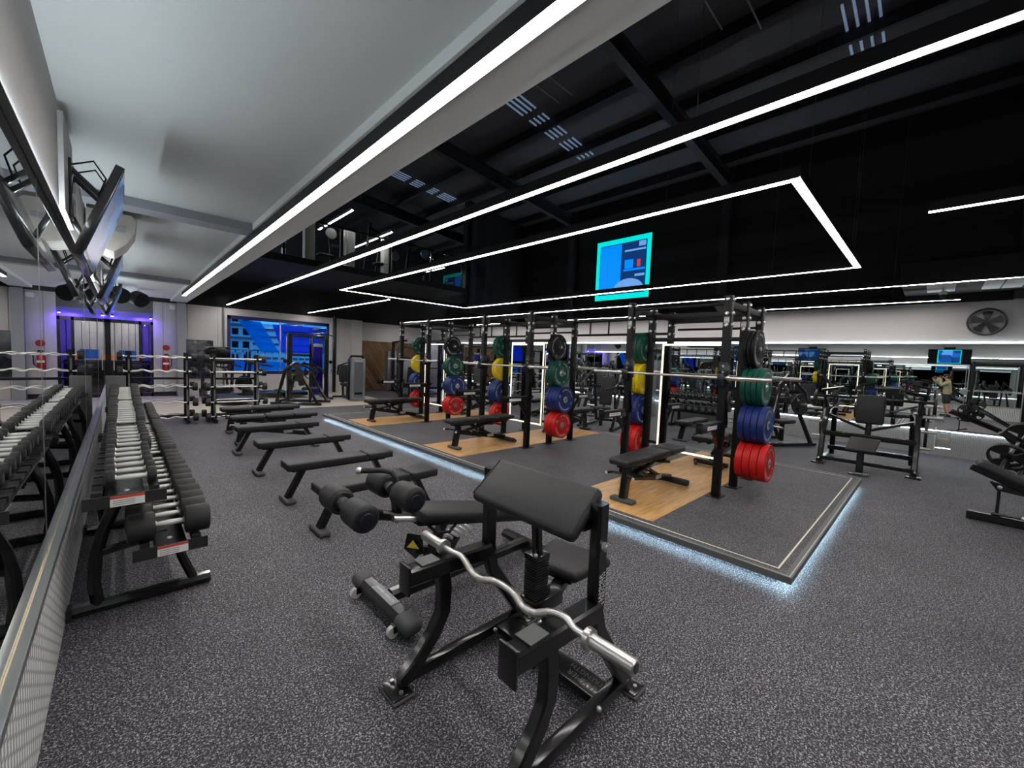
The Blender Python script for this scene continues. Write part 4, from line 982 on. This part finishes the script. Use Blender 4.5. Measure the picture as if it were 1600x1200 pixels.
def dumbbell(hw, hr, hl):
    k = (hw, hr)
    if k in DBP: return dup(DBP[k])
    t = thing('dumbbell', 'x', 'dumbbell')
    M().tube([(x, 0, 0) for x in (-hl/2, -hl/4, 0, hl/4, hl/2)], .0155, 12, scales=[.9, 1.05, 1.1, 1.05, .9]).build('handle', 'handle', t)
    for s in (-1, 1):
        h = M().lathe((s*(hl/2), 0, 0), (s, 0, 0), [(0, hr*.80), (.006, hr*.97), (.014, hr), (hw-.012, hr), (hw-.004, hr*.96), (hw, hr*.84)], 12).build('head', 'rubber', t)
        M().lathe((s*(hl/2), 0, 0), (s, 0, 0), [(-.006, .019), (-.002, .022), (.001, .022)], 12).build('collar', 'chrome', h)
        M().lathe((s*(hl/2+hw), 0, 0), (s, 0, 0), [(0, hr*.55), (.0015, hr*.5)], 14).build('end_badge', 'dark_trim', h)
    DBP[k] = t
    return t
for tier, xc, z in (('upper', .03, .80), ('lower', .20, .465)):
    n_all = 36; k = 0
    for si, (a, b) in enumerate(SEG):
        for j in range(12):
            f = k/(n_all-1)
            if tier == 'upper': lv = min(5, int(f*6)); hw = (.042, .055, .068, .078, .086, .092)[lv]; hr = (.052, .058, .064, .069, .072, .075)[lv]
            else: lv = min(3, int(f*4)); hw = (.125, .118, .112, .106)[lv]; hr = (.082, .081, .080, .079)[lv]
            y = a+.15+j*(b-a-.26)/11
            if tier == 'lower': y -= .02
            o = dumbbell(hw, hr, .135); o.location = (xc+random.uniform(-.006, .006), y, z-.018+hr)
            k += 1
            o['label'] = 'rubber dumbbell with steel handle, %s from the near end of the %s tier' % (ordw(k), tier)
            o['group'] = 'dumbbells on the %s tier' % tier
            o.rotation_euler = (random.uniform(-.3, .3), 0, random.uniform(-.025, .025))
# grey box end panel at the end of the run
tag(M().box(-.20, .05, 9.60, 9.66, .0, 1.05).build('end_panel', 'dark_trim', bev=.01), 'dark grey upright panel behind the far end of the dumbbell rack', 'panel')

# ================================================================ FIXED BARBELL RACKS
def fbar(curly, L_, r=.013):
    t = thing('fixed_barbell', 'x', 'barbell')
    if curly:
        pr = [(-L_/2, 0), (-.33, 0), (-.24, .035), (-.12, -.02), (-.04, .02), (.04, .02), (.12, -.02), (.24, .035), (.33, 0), (L_/2, 0)]
        M().tube([(x, 0, z) for x, z in smooth(pr, 2)], r, 10, (0, 1, 0)).build('shaft', 'handle', t)
    else: M().cyl((-L_/2, 0, 0), (L_/2, 0, 0), r, n=10).build('shaft', 'handle', t)
    for s in (-1, 1):
        h = M().lathe((s*L_/2, 0, 0), (s, 0, 0), [(0, .07), (.006, .082), (.08, .082), (.086, .07)], 16).build('head', 'rubber', t)
        M().lathe((s*L_/2, 0, 0), (s, 0, 0), [(-.012, .02), (0, .026)], 12).build('collar', 'chrome', h)
    return t
def fb_rack(x0, x1, y, curly, label, nm, grp):
    xc = (x0+x1)/2
    t = wthing('barbell_rack', label, 'barbell rack', (xc, y, 0), 'fixed barbell racks')
    for x in (x0, x1):
        M().rtube([(x, y, .05), (x, y, 1.46)], .075, .09).build('upright', 'steel', t)
        M().rtube([(x, y-.33, .04), (x, y+.33, .04)], .075, .06).build('foot', 'steel', t)
        M().prism([(x-.012, y-.30, .08), (x-.012, y-.06, 1.3), (x-.012, y+.06, 1.3), (x-.012, y+.30, .08)], (.024, 0, 0)).build('side_plate', 'dark_trim', t)
    M().box(x0, x1, y-.02, y+.02, .90, .95).build('cross_rail', 'steel', t, .003); M().box(x0, x1, y-.02, y+.02, .10, .16).build('cross_rail', 'steel', t, .003)
    Z = (1.36, 1.07, .76, .44, .14); pr = fbar(curly, x1-x0+.16)
    for i, z in enumerate(Z):
        off = (.10, .14, .20, .26, .31)[i]
        for s in (-1, 1):
            for x in (x0, x1):
                M().box(x-.02, x+.02, min(y, y+s*(off+.03)), max(y, y+s*(off+.03)), z-.045, z-.018).box(x-.02, x+.02, y+s*(off+.03)-.006, y+s*(off+.03)+.006, z-.018, z+.02).build('bar_hook', 'steel', t)
            o = pr if (i == 0 and s < 0) else dup(pr)
            o.location = (xc, y+s*off, z)
            o['label'] = '%s fixed barbell on the %s tier, %s side of its rack' % (nm, ('top', 'second', 'middle', 'fourth', 'lowest')[i], 'near' if s < 0 else 'rear')
            o['group'] = grp; o.rotation_euler = (random.choice((0, .5, 2.6)) if curly else 0, 0, 0)
fb_rack(.10, .98, 10.9, True, 'rack of cambered fixed barbells beside the end of the dumbbell run', 'cambered', 'cambered barbells')
fb_rack(1.42, 2.22, 10.75, False, 'rack of straight fixed barbells right of the cambered bar rack', 'straight', 'straight barbells')

# ================================================================ MACHINES
def wheel_plate(p, c, ax, r=.22, nm='weight_plate', th=.04):
    """iron plate with three grip openings"""
    c = V(c); ax = V(ax).normalized(); u = V((0, 0, 1)) if abs(ax.z) < .9 else V((1, 0, 0)); a = ax.cross(u).normalized(); b = ax.cross(a)
    m_ = M().lathe(c, tuple(ax), [(-th/2, r*.86), (-th/2, r), (th/2, r), (th/2, r*.86)], 32, True).lathe(c, tuple(ax), [(-th/2, .026), (-th/2, r*.36), (th/2, r*.36), (th/2, .026)], 24, True)
    for k in range(3):
        for j in range(6):
            t0 = 2*PI*k/3+(j-3)*.2; t1 = t0+.2
            q = [c+a*(math.cos(t)*rr)+b*(math.sin(t)*rr)-ax*th*.35 for t, rr in ((t0, r*.3), (t0, r*.9), (t1, r*.9), (t1, r*.3))]
            m_.prism(q, ax*th*.7)
    return m_.build(nm, 'rubber', p)
def stack_machine(loc, rz_, label, kind='press'):
    t = thing('weight_stack_machine', label, 'exercise machine', loc, rz_, 'selectorised machines')
    M().box(-.24, .24, -.16, .16, .05, 1.42).build('weight_tower', 'shroud', t, .04)
    M().box(-.15, .15, -.165, -.16, .12, 1.30).build('tower_panel', 'shroud2', t)
    M().rtube([(-.25, 0, .05), (-.25, 0, 1.36), (-.18, 0, 1.49), (.18, 0, 1.49), (.25, 0, 1.36), (.25, 0, .05)], .07, .10, (0, 1, 0)).build('tower_frame', 'steel', t)
    M().box(-.14, .14, -.168, -.164, 1.30, 1.40).build('placard', 'grey', t); M().box(-.13, .13, -.168, -.164, .22, .30).build('lower_label', 'canvas', t)
    M().rtube([(0, .16, .06), (0, 1.15, .06)], .09, .08).build('base_spine', 'steel', t); M().rtube([(-.35, 1.15, .05), (.35, 1.15, .05)], .08, .06).build('foot', 'steel', t)
    M().pad((0, .55, .48), (0, .95, .50), .38, .08).build('seat_pad', 'vinyl', t)
    M().pad((0, 1.0, .56), (0, 1.15, 1.16), .36, .08, (0, -1, 0)).build('back_pad', 'vinyl', t)
    M().rtube([(0, .75, .06), (0, .75, .44)], .07, .07).build('seat_post', 'steel', t); M().rtube([(0, 1.12, .06), (0, 1.2, 1.0)], .07, .07).build('back_post', 'steel', t)
    for s in (-1, 1):
        a = M().tube([(s*.18, .1, 1.3), (s*.42, .5, 1.15), (s*.40, .62, .85)], .025, 10).build('arm', 'steel', t)
        M().tube([(s*.40, .62, .86), (s*.25, .66, .84)], .02, 10).build('grip', 'rubber', a)
    return t
stack_machine((5.65, 13.35, 0), 0, 'silver fronted weight stack machine standing at the edge of the pale floor')
def cable_station(loc, rz_, label, w_=1.15, h=2.15):
    t = thing('cable_station', label, 'exercise machine', loc, rz_, 'cable stations')
    for s in (-1, 1):
        M().rtube([(s*w_/2, 0, .04), (s*w_/2, 0, h)], .10, .14).build('column', 'steel', t)
        M().rtube([(s*w_/2, -.55, .04), (s*w_/2, .55, .04)], .10, .07).build('foot', 'steel', t)
        M().tube([(s*(w_/2+.09), 0, .1), (s*(w_/2+.09), 0, h-.1)], .015, 8).build('guide_rod', 'chrome', t)
        p = M().lathe((s*(w_/2+.13), -.02, 1.25), (0, 1, 0), [(-.02, .06), (-.012, .05), (.012, .05), (.02, .06)], 18).build('pulley', 'steel', t)
        M().tube([(s*(w_/2+.13), -.03, 1.2), (s*(w_/2+.16), -.04, .98)], .004, 6).build('cable', 'steel', p)
        M().tube([(s*(w_/2+.16), -.04, .98), (s*(w_/2+.10), -.04, .84), (s*(w_/2+.22), -.04, .84), (s*(w_/2+.16), -.04, .98)], .008, 6).build('handle', 'steel', p)
        M().box(s*w_/2-.04-.1, s*w_/2+.04-.1, -.01, .01, .3, .7).build('side_label', 'white', t)
    M().rtube([(-w_/2, 0, h-.06), (w_/2, 0, h-.06)], .08, .10).build('top_beam', 'steel', t)
    M().tube([(-w_/2-.22, -.12, h-.02), (-w_/2+.02, -.12, h+.03), (w_/2-.02, -.12, h+.03), (w_/2+.22, -.12, h-.02)], .018, 10).build('pull_up_bar', 'steel', t)
    M().rtube([(-w_/2, 0, 1.45), (w_/2*.2, 0, 1.45)], .05, .07).build('mid_beam', 'steel', t)
    M().box(w_/2-.52, w_/2-.14, -.10, .10, .10, 1.85).build('weight_shroud', 'shroud', t, .02); M().box(w_/2-.50, w_/2-.16, -.105, -.10, .15, 1.75).build('shroud_front', 'glass_purple', t)
    M().box(w_/2-.52, w_/2-.46, -.12, .12, .05, 2.05).build('shroud_frame', 'steel', t, .005)
    return t
cable_station((4.50, 14.5, 0), .0, 'twin column cable station with pull-up bar standing before the blue window')
def plate_machine(loc, rz_, label, s=1, grp='plate loaded machines'):
    t = thing('plate_loaded_machine', label, 'exercise machine', loc, rz_, grp)
    for y in (-.45, .45):
        M().rtube([(-.65, y*.9, .05), (.75, y*.9, .05)], .08, .07).build('base_rail', 'steel', t)
        M().rtube([(.60, y*.9, .05), (.35, y*.9, 1.25*s), (.1, y*.8, 1.45*s)], .08, .07, (0, 1, 0)).build('rear_upright', 'steel', t)
        M().rtube([(-.55, y*.9, .05), (-.1, y*.9, .85)], .07, .07, (0, 1, 0)).build('front_strut', 'steel', t)
        M().rtube([(.1, y*.8, 1.42*s), (-.25, y*1.0, 1.15), (-.45, y*.75, 1.0)], .06, .06, (0, 1, 0)).build('lever_arm', 'steel', t)
        M().tube([(-.45, y*.75, 1.0), (-.50, y*.35, .98)], .017, 10).build('grip', 'rubber', t)
        M().cyl((.0, y*1.0, .92), (.0, y*1.85, .92), .025, n=12).build('loading_peg', 'brushed', t)
        wheel_plate(t, (0, y*1.28, .92), (0, 1, 0), .21)
        M().cyl((.55, y, .45), (.55, y*1.6, .45), .025, n=12).build('storage_peg', 'brushed', t)
    M().rtube([(.58, -.42, .10), (.58, .42, .10)], .07, .07).build('rear_cross_beam', 'steel', t)
    M().rtube([(.25, -.42, 1.0), (.25, .42, 1.0)], .07, .07).build('upper_cross_beam', 'steel', t)
    M().rtube([(-.2, 0, .05), (-.2, 0, .45)], .08, .08).build('seat_post', 'steel', t)
    M().pad((-.42, 0, .49), (.0, 0, .47), .30, .08, w2=.36).build('seat_pad', 'vinyl', t)
    M().pad((.04, 0, .55), (.22, 0, 1.25), .32, .08, (-1, 0, 0)).build('back_pad', 'vinyl', t)
    return t
plate_machine((3.95, 13.15, 0), 2.5, 'plate loaded machine with black discs on the pale floor in front of the window', .85)
k = 0
for (x, y, r_, lb) in ((8.75, 5.7, .25, 'plate loaded press seen between the middle and nearest racks'), (10.3, 2.35, 2.6, 'plate loaded row machine beside the right mirror, just past the nearest rack'),
                       (10.4, 4.3, .1, 'plate loaded machine behind the nearest rack, close to the right mirror'), (10.6, 7.2, .2, 'plate loaded machine by the right mirror, behind the middle rack'),
                       (8.9, 10.9, 1.2, 'plate loaded machine beyond the far corner of the platform'), (10.7, 10.0, .1, 'plate loaded machine by the mirror, behind the farthest rack'), (8.9, 8.3, .15, 'plate loaded machine just behind the platform between the middle and farthest racks'), (8.8, 3.4, .1, 'plate loaded machine just behind the platform and the nearest rack')):
    plate_machine((x, y, 0), r_, lb, 1+.04*k); k += 1
for (x, y, r_, lb) in ((8.1, 14.6, 2.9, 'weight stack machine on the dark floor near the timber end wall'), (10.6, 12.9, 1.4, 'weight stack machine in the far corner beside the right mirror'), (10.9, 8.6, 1.5, 'weight stack machine against the right mirror between plate machines')):
    stack_machine((x, y, 0), r_, lb)
cable_station((11.0, 15.6, 0), .1, 'cable station in the far right corner in front of the timber end wall', 1.5, 2.2)
cable_station((9.6, 14.2, 0), 1.2, 'cable station between the timber wall and the right mirror', 1.3, 2.2)
def lat_tower(loc, rz_, label):
    t = thing('lat_pulldown', label, 'exercise machine', loc, rz_, 'pulldown machines')
    M().rtube([(0, 0, .04), (0, 0, 2.15)], .10, .12).build('column', 'steel', t); M().rtube([(0, 0, 2.12), (0, -.95, 2.2)], .09, .07).build('top_arm', 'steel', t)
    M().box(-.22, .22, .05, .30, .05, 1.75).build('weight_shroud', 'shroud', t, .02); M().rtube([(0, .2, .05), (0, -1.2, .05)], .09, .07).build('base_spine', 'steel', t)
    M().rtube([(-.35, -1.2, .05), (.35, -1.2, .05)], .08, .06).build('foot', 'steel', t); M().pad((0, -.95, .47), (0, -.60, .47), .34, .08).build('seat_pad', 'vinyl', t)
    M().rtube([(0, -.78, .05), (0, -.78, .43)], .07, .07).build('seat_post', 'steel', t); M().pad((-.26, -.45, .68), (.26, -.45, .68), .14, .13, q=.06).build('thigh_roller', 'foam', t)
    M().tube([(0, -.9, 2.17), (0, -.9, 1.93)], .004, 6).build('cable', 'steel', t)
    M().tube([(-.58, -.9, 1.78), (-.40, -.9, 1.88), (0, -.9, 1.92), (.40, -.9, 1.88), (.58, -.9, 1.78)], .015, 10).build('pulldown_bar', 'steel', t)
    return t
lat_tower((8.5, 16.3, 0), .1, 'lat pulldown machine with curved bar hanging before the timber wall')
lat_tower((11.35, 6.0, 0), -1.5, 'lat pulldown machine behind the gap between the nearest and middle racks')
lat_tower((11.3, 11.5, 0), -1.5, 'lat pulldown machine beside the far part of the right mirror')
# iso chest press facing the platform
def iso_press():
    cx, cy = 9.15, .72
    t = wthing('chest_press_machine', 'wide plate loaded chest press with central seat facing the platform corner', 'exercise machine', (cx, cy, 0))
    for s in (-1, 1):
        y = cy+s*.60
        M().rtube([(9.0, y, .05), (9.12, y, .55), (9.25, y-s*.02, .92), (9.40, y-s*.08, 1.02)], .08, .08, (0, 1, 0)).build('front_column', 'steel', t)
        M().rtube([(9.85, y-s*.05, .05), (9.60, y-s*.08, .95)], .08, .08, (0, 1, 0)).build('rear_column', 'steel', t)
        M().rtube([(8.90, y, .04), (9.95, y, .04)], .08, .06).build('base_rail', 'steel', t)
        M().box(8.78, 9.02, y-.09, y+.09, .0, .02).build('foot_plate', 'steel', t, .004); M().sphere((8.98, y, .06), .035, 10, 8).build('foot_bolt', 'dark_bolt', t)
        M().rtube([(9.35, y, .90), (9.15, y+s*.05, 1.28), (9.05, y-s*.25, 1.34)], .06, .06).build('press_arm', 'steel', t)
        M().tube([(9.05, y-s*.22, 1.34), (8.98, y-s*.12, 1.20)], .018, 10).build('grip', 'rubber', t)
        M().rtube([(9.3, y, .85), (9.3, cy, .62)], .05, .05).build('brace_bar', 'steel', t)
        for (x, z, n) in ((9.10, .95, .22), (9.2, 1.12, .2), (9.12, .72, .18), (9.12, .45, .12)):
            M().cyl((x, y+s*.04, z), (x, y+s*(.04+n), z), .024, n=12).build('loading_peg', 'brushed', t)
        wheel_plate(t, (9.2, y+s*.16, 1.12), (0, 1, 0), .13); wheel_plate(t, (9.62, y+s*.09, .62), (0, 1, 0), .22)
    M().rtube([(9.10, cy-.60, .52), (9.10, cy+.60, .52)], .07, .09).build('front_cross_beam', 'steel', t, .003)
    M().rtube([(8.96, cy-.6, .09), (8.96, cy+.6, .09)], .06, .06).build('low_cross_beam', 'steel', t); M().rtube([(9.75, cy-.6, .18), (9.75, cy+.6, .18)], .07, .08).build('rear_cross_beam', 'steel', t)
    M().tube([(9.08, cy-.75, 1.18), (9.08, cy+.75, 1.18)], .022, 10).build('link_bar', 'steel', t)
    M().rtube([(9.2, cy, .50), (9.25, cy, 1.05)], .08, .08).build('back_post', 'steel', t)
    M().pad((8.98, cy-.02, .76), (9.05, cy-.02, 1.24), .36, .10, (-1, 0, 0)).build('back_pad', 'vinyl', t)
    M().rtube([(8.40, cy, .04), (8.40, cy, .38)], .09, .09).build('seat_post', 'steel', t); M().box(8.30, 8.50, cy-.12, cy+.12, 0, .015).build('seat_foot', 'steel', t)
    M().pad((8.22, cy, .40), (8.86, cy, .52), .36, .05, w2=.38).build('seat_pad', 'vinyl', t)
    M().rtube([(8.4, cy, .36), (9.1, cy, .48)], .06, .06).build('seat_rail', 'steel', t)
iso_press()
bx = wthing('supply_box', 'clear box with cloths and a brown pack hung at the right of the chest press', 'box', (9.35, -.16, .5))
M().box(9.22, 9.50, -.25, -.08, .48, .72).build('box_body', 'glass', bx, .005); M().box(9.26, 9.46, -.23, -.10, .50, .62).build('brown_pack', 'tan', bx, .01); M().box(9.22, 9.50, -.08, -.07, .44, .78).build('mounting_plate', 'white', bx)
# reclining leg machine cut by the right edge
def leg_press():
    t = wthing('leg_press', 'black reclined press bench with holed discs at the right edge of the view', 'exercise machine', (7.1, -.9, 0))
    M().rtube([(6.93, -.36, .055), (6.93, -2.3, .055)], .09, .085).build('base_rail', 'steel', t)
    M().rtube([(7.75, -1.3, .055), (7.75, -2.3, .055)], .09, .085).build('base_rail', 'steel', t)
    M().rtube([(6.9, -1.6, .055), (7.8, -1.6, .055)], .08, .08).build('cross_beam', 'steel', t)
    M().pad((6.92, -.40, .66), (6.92, -1.35, .08+.14), .34, .085, (0, .4, 1), q=.035).build('back_pad', 'vinyl', t)
    M().rtube([(6.92, -.36, .60), (6.92, -1.3, .17)], .09, .06).build('pad_rail', 'steel', t)
    M().cyl((6.92, -.58, .40), (6.92, -.58, .10), .014, n=10).build('support_strut', 'steel', t); M().sphere((6.92, -.58, .42), .03, 10, 8).build('strut_pivot', 'dark_bolt', t)
    M().prism([(6.90, -.50, .47), (6.90, -.56, .38), (6.90, -.75, .36), (6.90, -.80, .42)], (.04, 0, 0)).build('bracket', 'steel', t)
    M().tube([(6.93, -.55, .11), (6.72, -.75, .16)], .016, 8).build('release_lever', 'steel', t); M().sphere((6.72, -.75, .16), .024, 10, 8).build('lever_knob', 'chrome', t)
    M().rtube([(7.75, -1.9, .05), (7.75, -.62, .95)], .10, .08).build('guide_rail', 'steel', t)
    M().rtube([(7.3, -1.9, .05), (7.3, -.75, .90)], .06, .06).build('guide_rail', 'steel', t)
    M().cyl((7.15, -.58, .555), (8.1, -.87, 1.06), .022, n=12).build('loading_peg', 'steel', t)
    wheel_plate(t, (7.42, -.66, .70), (.85, -.25, .45), .17); wheel_plate(t, (7.62, -.82, .64), (.85, -.25, .45), .17); wheel_plate(t, (7.9, -.82, .92), (.85, -.25, .45), .17)
    M().cyl((7.35, -.74, .50), (7.8, -.87, .74), .022, n=12).build('loading_peg', 'steel', t)
leg_press()
# machines on the right part of the floor, seen mainly in the mirror
plate_machine((9.7, -2.3, 0), .2, 'plate loaded machine right of the chest press, seen in the right mirror')
# smith machine beside the left mirror behind the camera, seen in the right mirror
sm = wthing('smith_machine', 'tall guided bar rack beside the left wall, seen reflected right of the person', 'exercise machine', (.55, -1.65, 0))
for y in (-1.0, -2.35):
    for x in (.1, .95): M().rtube([(x, y, .03), (x, y, 2.22)], .08, .08).build('upright', 'satin', sm)
    M().rtube([(.05, y, .03), (1.2, y, .03)], .08, .06).build('base_rail', 'satin', sm); M().rtube([(.1, y, 2.18), (.95, y, 2.18)], .08, .08).build('top_rail', 'satin', sm)
    M().cyl((.6, y+.1, .06), (.6, y+.1, 2.1), .014, n=10).build('guide_rod', 'chrome', sm)
M().rtube([(.95, -1.0, 2.12), (.95, -2.35, 2.12)], .08, .10).build('front_beam', 'satin', sm); M().rtube([(.1, -1.0, 2.18), (.1, -2.35, 2.18)], .06, .08).build('rear_beam', 'satin', sm)
M().cyl((.6, -.75, 1.1), (.6, -2.6, 1.1), .015, n=10).build('guided_bar', 'brushed', sm)
# treadmills and bike before the window
def treadmill(loc, rz_, label):
    t = thing('treadmill', label, 'treadmill', loc, rz_, 'treadmills before the window')
    M().box(-.42, .42, -.95, .95, .08, .20).build('deck', 'steel', t, .03); M().box(-.26, .26, -.90, .80, .201, .206).build('belt', 'tread', t)
    M().prism([(-.42, .62, .18), (-.42, .95, .18), (-.42, .95, .36), (-.42, .75, .36)], (.84, 0, 0)).build('motor_cover', 'steel', t, .01)
    for s in (-1, 1):
        M().rtube([(s*.38, .80, .2), (s*.38, .72, 1.15)], .08, .06, (0, 1, 0)).build('upright', 'steel', t); M().rtube([(s*.38, .72, 1.12), (s*.36, .10, 1.05)], .05, .05).build('handrail', 'rubber', t)
    M().box(-.40, .40, .62, .80, 1.10, 1.24).build('console', 'steel', t, .02); M().box(-.32, .32, .74, .78, 1.22, 1.62).build('screen', 'canvas', t, .01)
    return t
treadmill((3.75, 15.45, 0), 1.42, 'treadmill with upright screen in front of the left half of the blue window')
treadmill((2.25, 14.3, 0), .2, 'treadmill between the barbell rack and the wall poster')
bk = thing('exercise_bike', 'black upright exercise bike at the left end of the blue window', 'exercise bike', (2.75, 16.25, 0), .1)
M().rtube([(-.5, 0, .05), (.5, 0, .05)], .07, .06).build('base', 'steel', bk); M().lathe((.25, 0, .42), (0, 1, 0), [(-.05, .24), (0, .26), (.05, .24)], 24).build('flywheel_cover', 'steel', bk)
M().rtube([(-.2, 0, .1), (-.28, 0, .9)], .06, .06).build('seat_post', 'steel', bk); M().pad((-.42, 0, .95), (-.15, 0, .95), .22, .07, w2=.08).build('saddle', 'vinyl', bk)
M().rtube([(.2, 0, .3), (.32, 0, 1.15)], .07, .06).build('front_post', 'steel', bk); M().tube([(.2, -.25, 1.2), (.35, -.2, 1.15), (.35, .2, 1.15), (.2, .25, 1.2)], .016, 8).build('handlebar', 'rubber', bk)
M().box(.36, .39, -.2, .2, 1.2, 1.5).build('display', 'canvas', bk)

# ================================================================ THE PHOTOGRAPHER (seen in the right mirror)
def skin(name, pts, edges, m, parent, lv=2, root=0):
    me = bpy.data.meshes.new(name); off = WL.get(parent.name) if parent else None
    o3 = V(off) if off is not None else V((0, 0, 0))
    me.from_pydata([tuple(V(p[:3])-o3) for p in pts], edges, []); o = bpy.data.objects.new(name, me); C.objects.link(o)
    md = o.modifiers.new('skin', 'SKIN'); md.use_smooth_shade = True
    for i, p in enumerate(pts):
        sv = me.skin_vertices[0].data[i]; r = p[3]; sv.radius = r if isinstance(r, tuple) else (r, r); sv.use_root = (i == root)
    s2 = o.modifiers.new('sub', 'SUBSURF'); s2.levels = lv; s2.render_levels = lv
    me.materials.append(MT[m]);
    if parent is not None: o.parent = parent; 
    if off is not None: WL[o.name] = off
    return o
def person():
    bx_, by_ = .08, -.40            # where the feet stand
    U = V((0, 0, 1)); F = V((-.12, .99, 0)).normalized(); R = V((F.y, -F.x, 0))
    cR = V((math.cos(math.radians(43.95)), -math.sin(math.radians(43.95)), 0)); cF = V((-cR.y, cR.x, 0))
    B = V((bx_, by_, 0))
    t = wthing('person', 'person in cap, khaki sweatshirt and black shorts holding up a phone, reflected in mirror', 'person', (bx_, by_, 0))
    def p(r, f, z, rad): q = B+R*r+F*f; return (q.x, q.y, z, rad)
    def w_(s, r, f, u, rad): q = V((0, 0, 1.6))+cR*(s*r-.02)+cF*f+U*u; return (q.x, q.y, q.z, rad)
    body = [p(0, 0, .93, (.14, .11)), p(0, .0, 1.12, (.13, .10)), p(0, .0, 1.32, (.15, .11)), p(0, .01, 1.43, (.07, .06)), p(0, .03, 1.50, .055), p(0, .05, 1.56, (.075, .085)), p(0, .06, 1.64, (.075, .09)),
            p(-.10, 0, .86, .085), p(-.13, .06, .50, .058), p(-.14, .02, .30, .055), p(-.14, -.02, .10, .038),
            p(.10, 0, .86, .085), p(.14, -.02, .50, .058), p(.16, -.08, .30, .055), p(.17, -.12, .10, .038),
            p(-.19, .01, 1.38, .06), p(-.20, .17, 1.24, .045), w_(-1, .14, -.10, -.10, .032), w_(-1, .105, -.075, -.05, .026),
            p(.19, .01, 1.38, .06), p(.20, .17, 1.24, .045), w_(1, .14, -.10, -.10, .032), w_(1, .10, -.075, -.05, .026)]
    ed = [(0, 1), (1, 2), (2, 3), (3, 4), (4, 5), (5, 6), (0, 7), (7, 8), (8, 9), (9, 10), (0, 11), (11, 12), (12, 13), (13, 14), (2, 15), (15, 16), (16, 17), (17, 18), (2, 19), (19, 20), (20, 21), (21, 22)]
    b = skin('body', body, ed, 'skin', t)
    top = [p(0, 0, .84, (.20, .165)), p(0, .0, 1.10, (.16, .125)), p(0, .0, 1.33, (.175, .13)), p(0, .01, 1.43, (.09, .08)), p(-.19, .01, 1.37, .08), p(-.205, .17, 1.24, .062), w_(-1, .15, -.11, -.115, .046), p(.19, .01, 1.37, .08), p(.205, .17, 1.24, .062), w_(1, .15, -.11, -.115, .046)]
    skin('sweatshirt', top, [(0, 1), (1, 2), (2, 3), (2, 4), (4, 5), (5, 6), (2, 7), (7, 8), (8, 9)], 'khaki', t)
    sh_ = [p(0, 0, 1.04, (.165, .135)), p(-.10, 0, .80, .125), p(-.135, .03, .50, .125), p(.10, 0, .80, .125), p(.14, -.01, .50, .125)]
    skin('shorts', sh_, [(0, 1), (1, 2), (0, 3), (3, 4)], 'cloth', t)
    for s, f0, r0 in ((-1, -.02, -.14), (1, -.12, .17)):
        a = p(r0, f0-.06, .05, 0); c = p(r0*1.05, f0+.20, .045, 0)
        M().pad(a[:3], c[:3], .095, .09, q=.04).build('shoe', 'cloth', t); M().pad((a[0], a[1], .012), (c[0], c[1], .012), .10, .022, q=.01).build('shoe_sole', 'rubber', t)
    h = B+F*.06
    M().sphere((h.x, h.y, 1.645), .098, 18, 12, (1, 1, .80)).build('cap', 'cloth', t)
    M().pad(tuple(B+F*.13+U*1.655), tuple(B+F*.25+U*1.65), .15, .014, q=.006).build('cap_brim', 'cloth', t)
    M().sphere(tuple(B+F*.02+U*1.59), .092, 14, 10, (1, 1, .9)).build('hair', 'hair', t)
    for s in (-1, 1): M().sphere(tuple(B+F*.145+R*(s*.032)+U*1.615), .011, 8, 6).build('eye', 'canvas', t)
    M().sphere(tuple(B+F*.155+U*1.585), .016, 8, 6, (1, 1, 1.5)).build('nose', 'skin', t); M().sphere(tuple(B+F*.14+U*1.545), .02, 8, 6, (1, .8, .35)).build('mouth', 'red', t)
    for s in (-1, 1): M().sphere(tuple(B+F*.05+R*(s*.085)+U*1.60), .022, 8, 6, (.6, 1, 1.3)).build('ear', 'skin', t)
    # hands closing on the phone, whose lens is just behind the camera
    R, F = cR, cF
    CP = V((0, 0, 1.6))-F*.04
    ph = M().beam(tuple(CP-R*.10-F*.004-U*.03), tuple(CP+R*.055-F*.004-U*.03), .010, .074).build('phone', 'steel', None, .004)
    tag(ph, 'black phone held sideways by the person reflected in the mirror', 'phone')
    for s, w0 in ((-1, 18), (1, 22)):
        wr = V(body[w0][:3]); tgt = CP+R*(s*.082-.022)-F*.03-U*.05
        pm = wr+(tgt-wr)*.55
        H = [(*wr, .024), (*pm, (.030, .020)), (*(tgt), (.028, .016))]; E_ = [(0, 1), (1, 2)]
        n0 = 3
        for k in range(4):
            base = tgt+U*(.018-.012*k)+R*(s*.004); L1 = base-R*(s*.020)+F*(.012)*0-F*.010; L2 = L1-R*(s*.026-.002*k)+F*.004; L3 = L2-R*(s*.018)+F*.010
            H += [(*base, .0095), (*L1, .0088), (*L2, .008), (*L3, .0068)]; E_ += [(2, n0), (n0, n0+1), (n0+1, n0+2), (n0+2, n0+3)]; n0 += 4
        th = pm-U*.006; t1 = th-R*(s*.02)+U*.012+(tgt-pm)*.4; t2 = t1-R*(s*.018)+U*.01+(tgt-pm)*.3
        H += [(*th, .012), (*t1, .0105), (*t2, .0085)]; E_ += [(1, n0), (n0, n0+1), (n0+1, n0+2)]
        skin('hand', H, E_, 'skin', b, 1)
person()
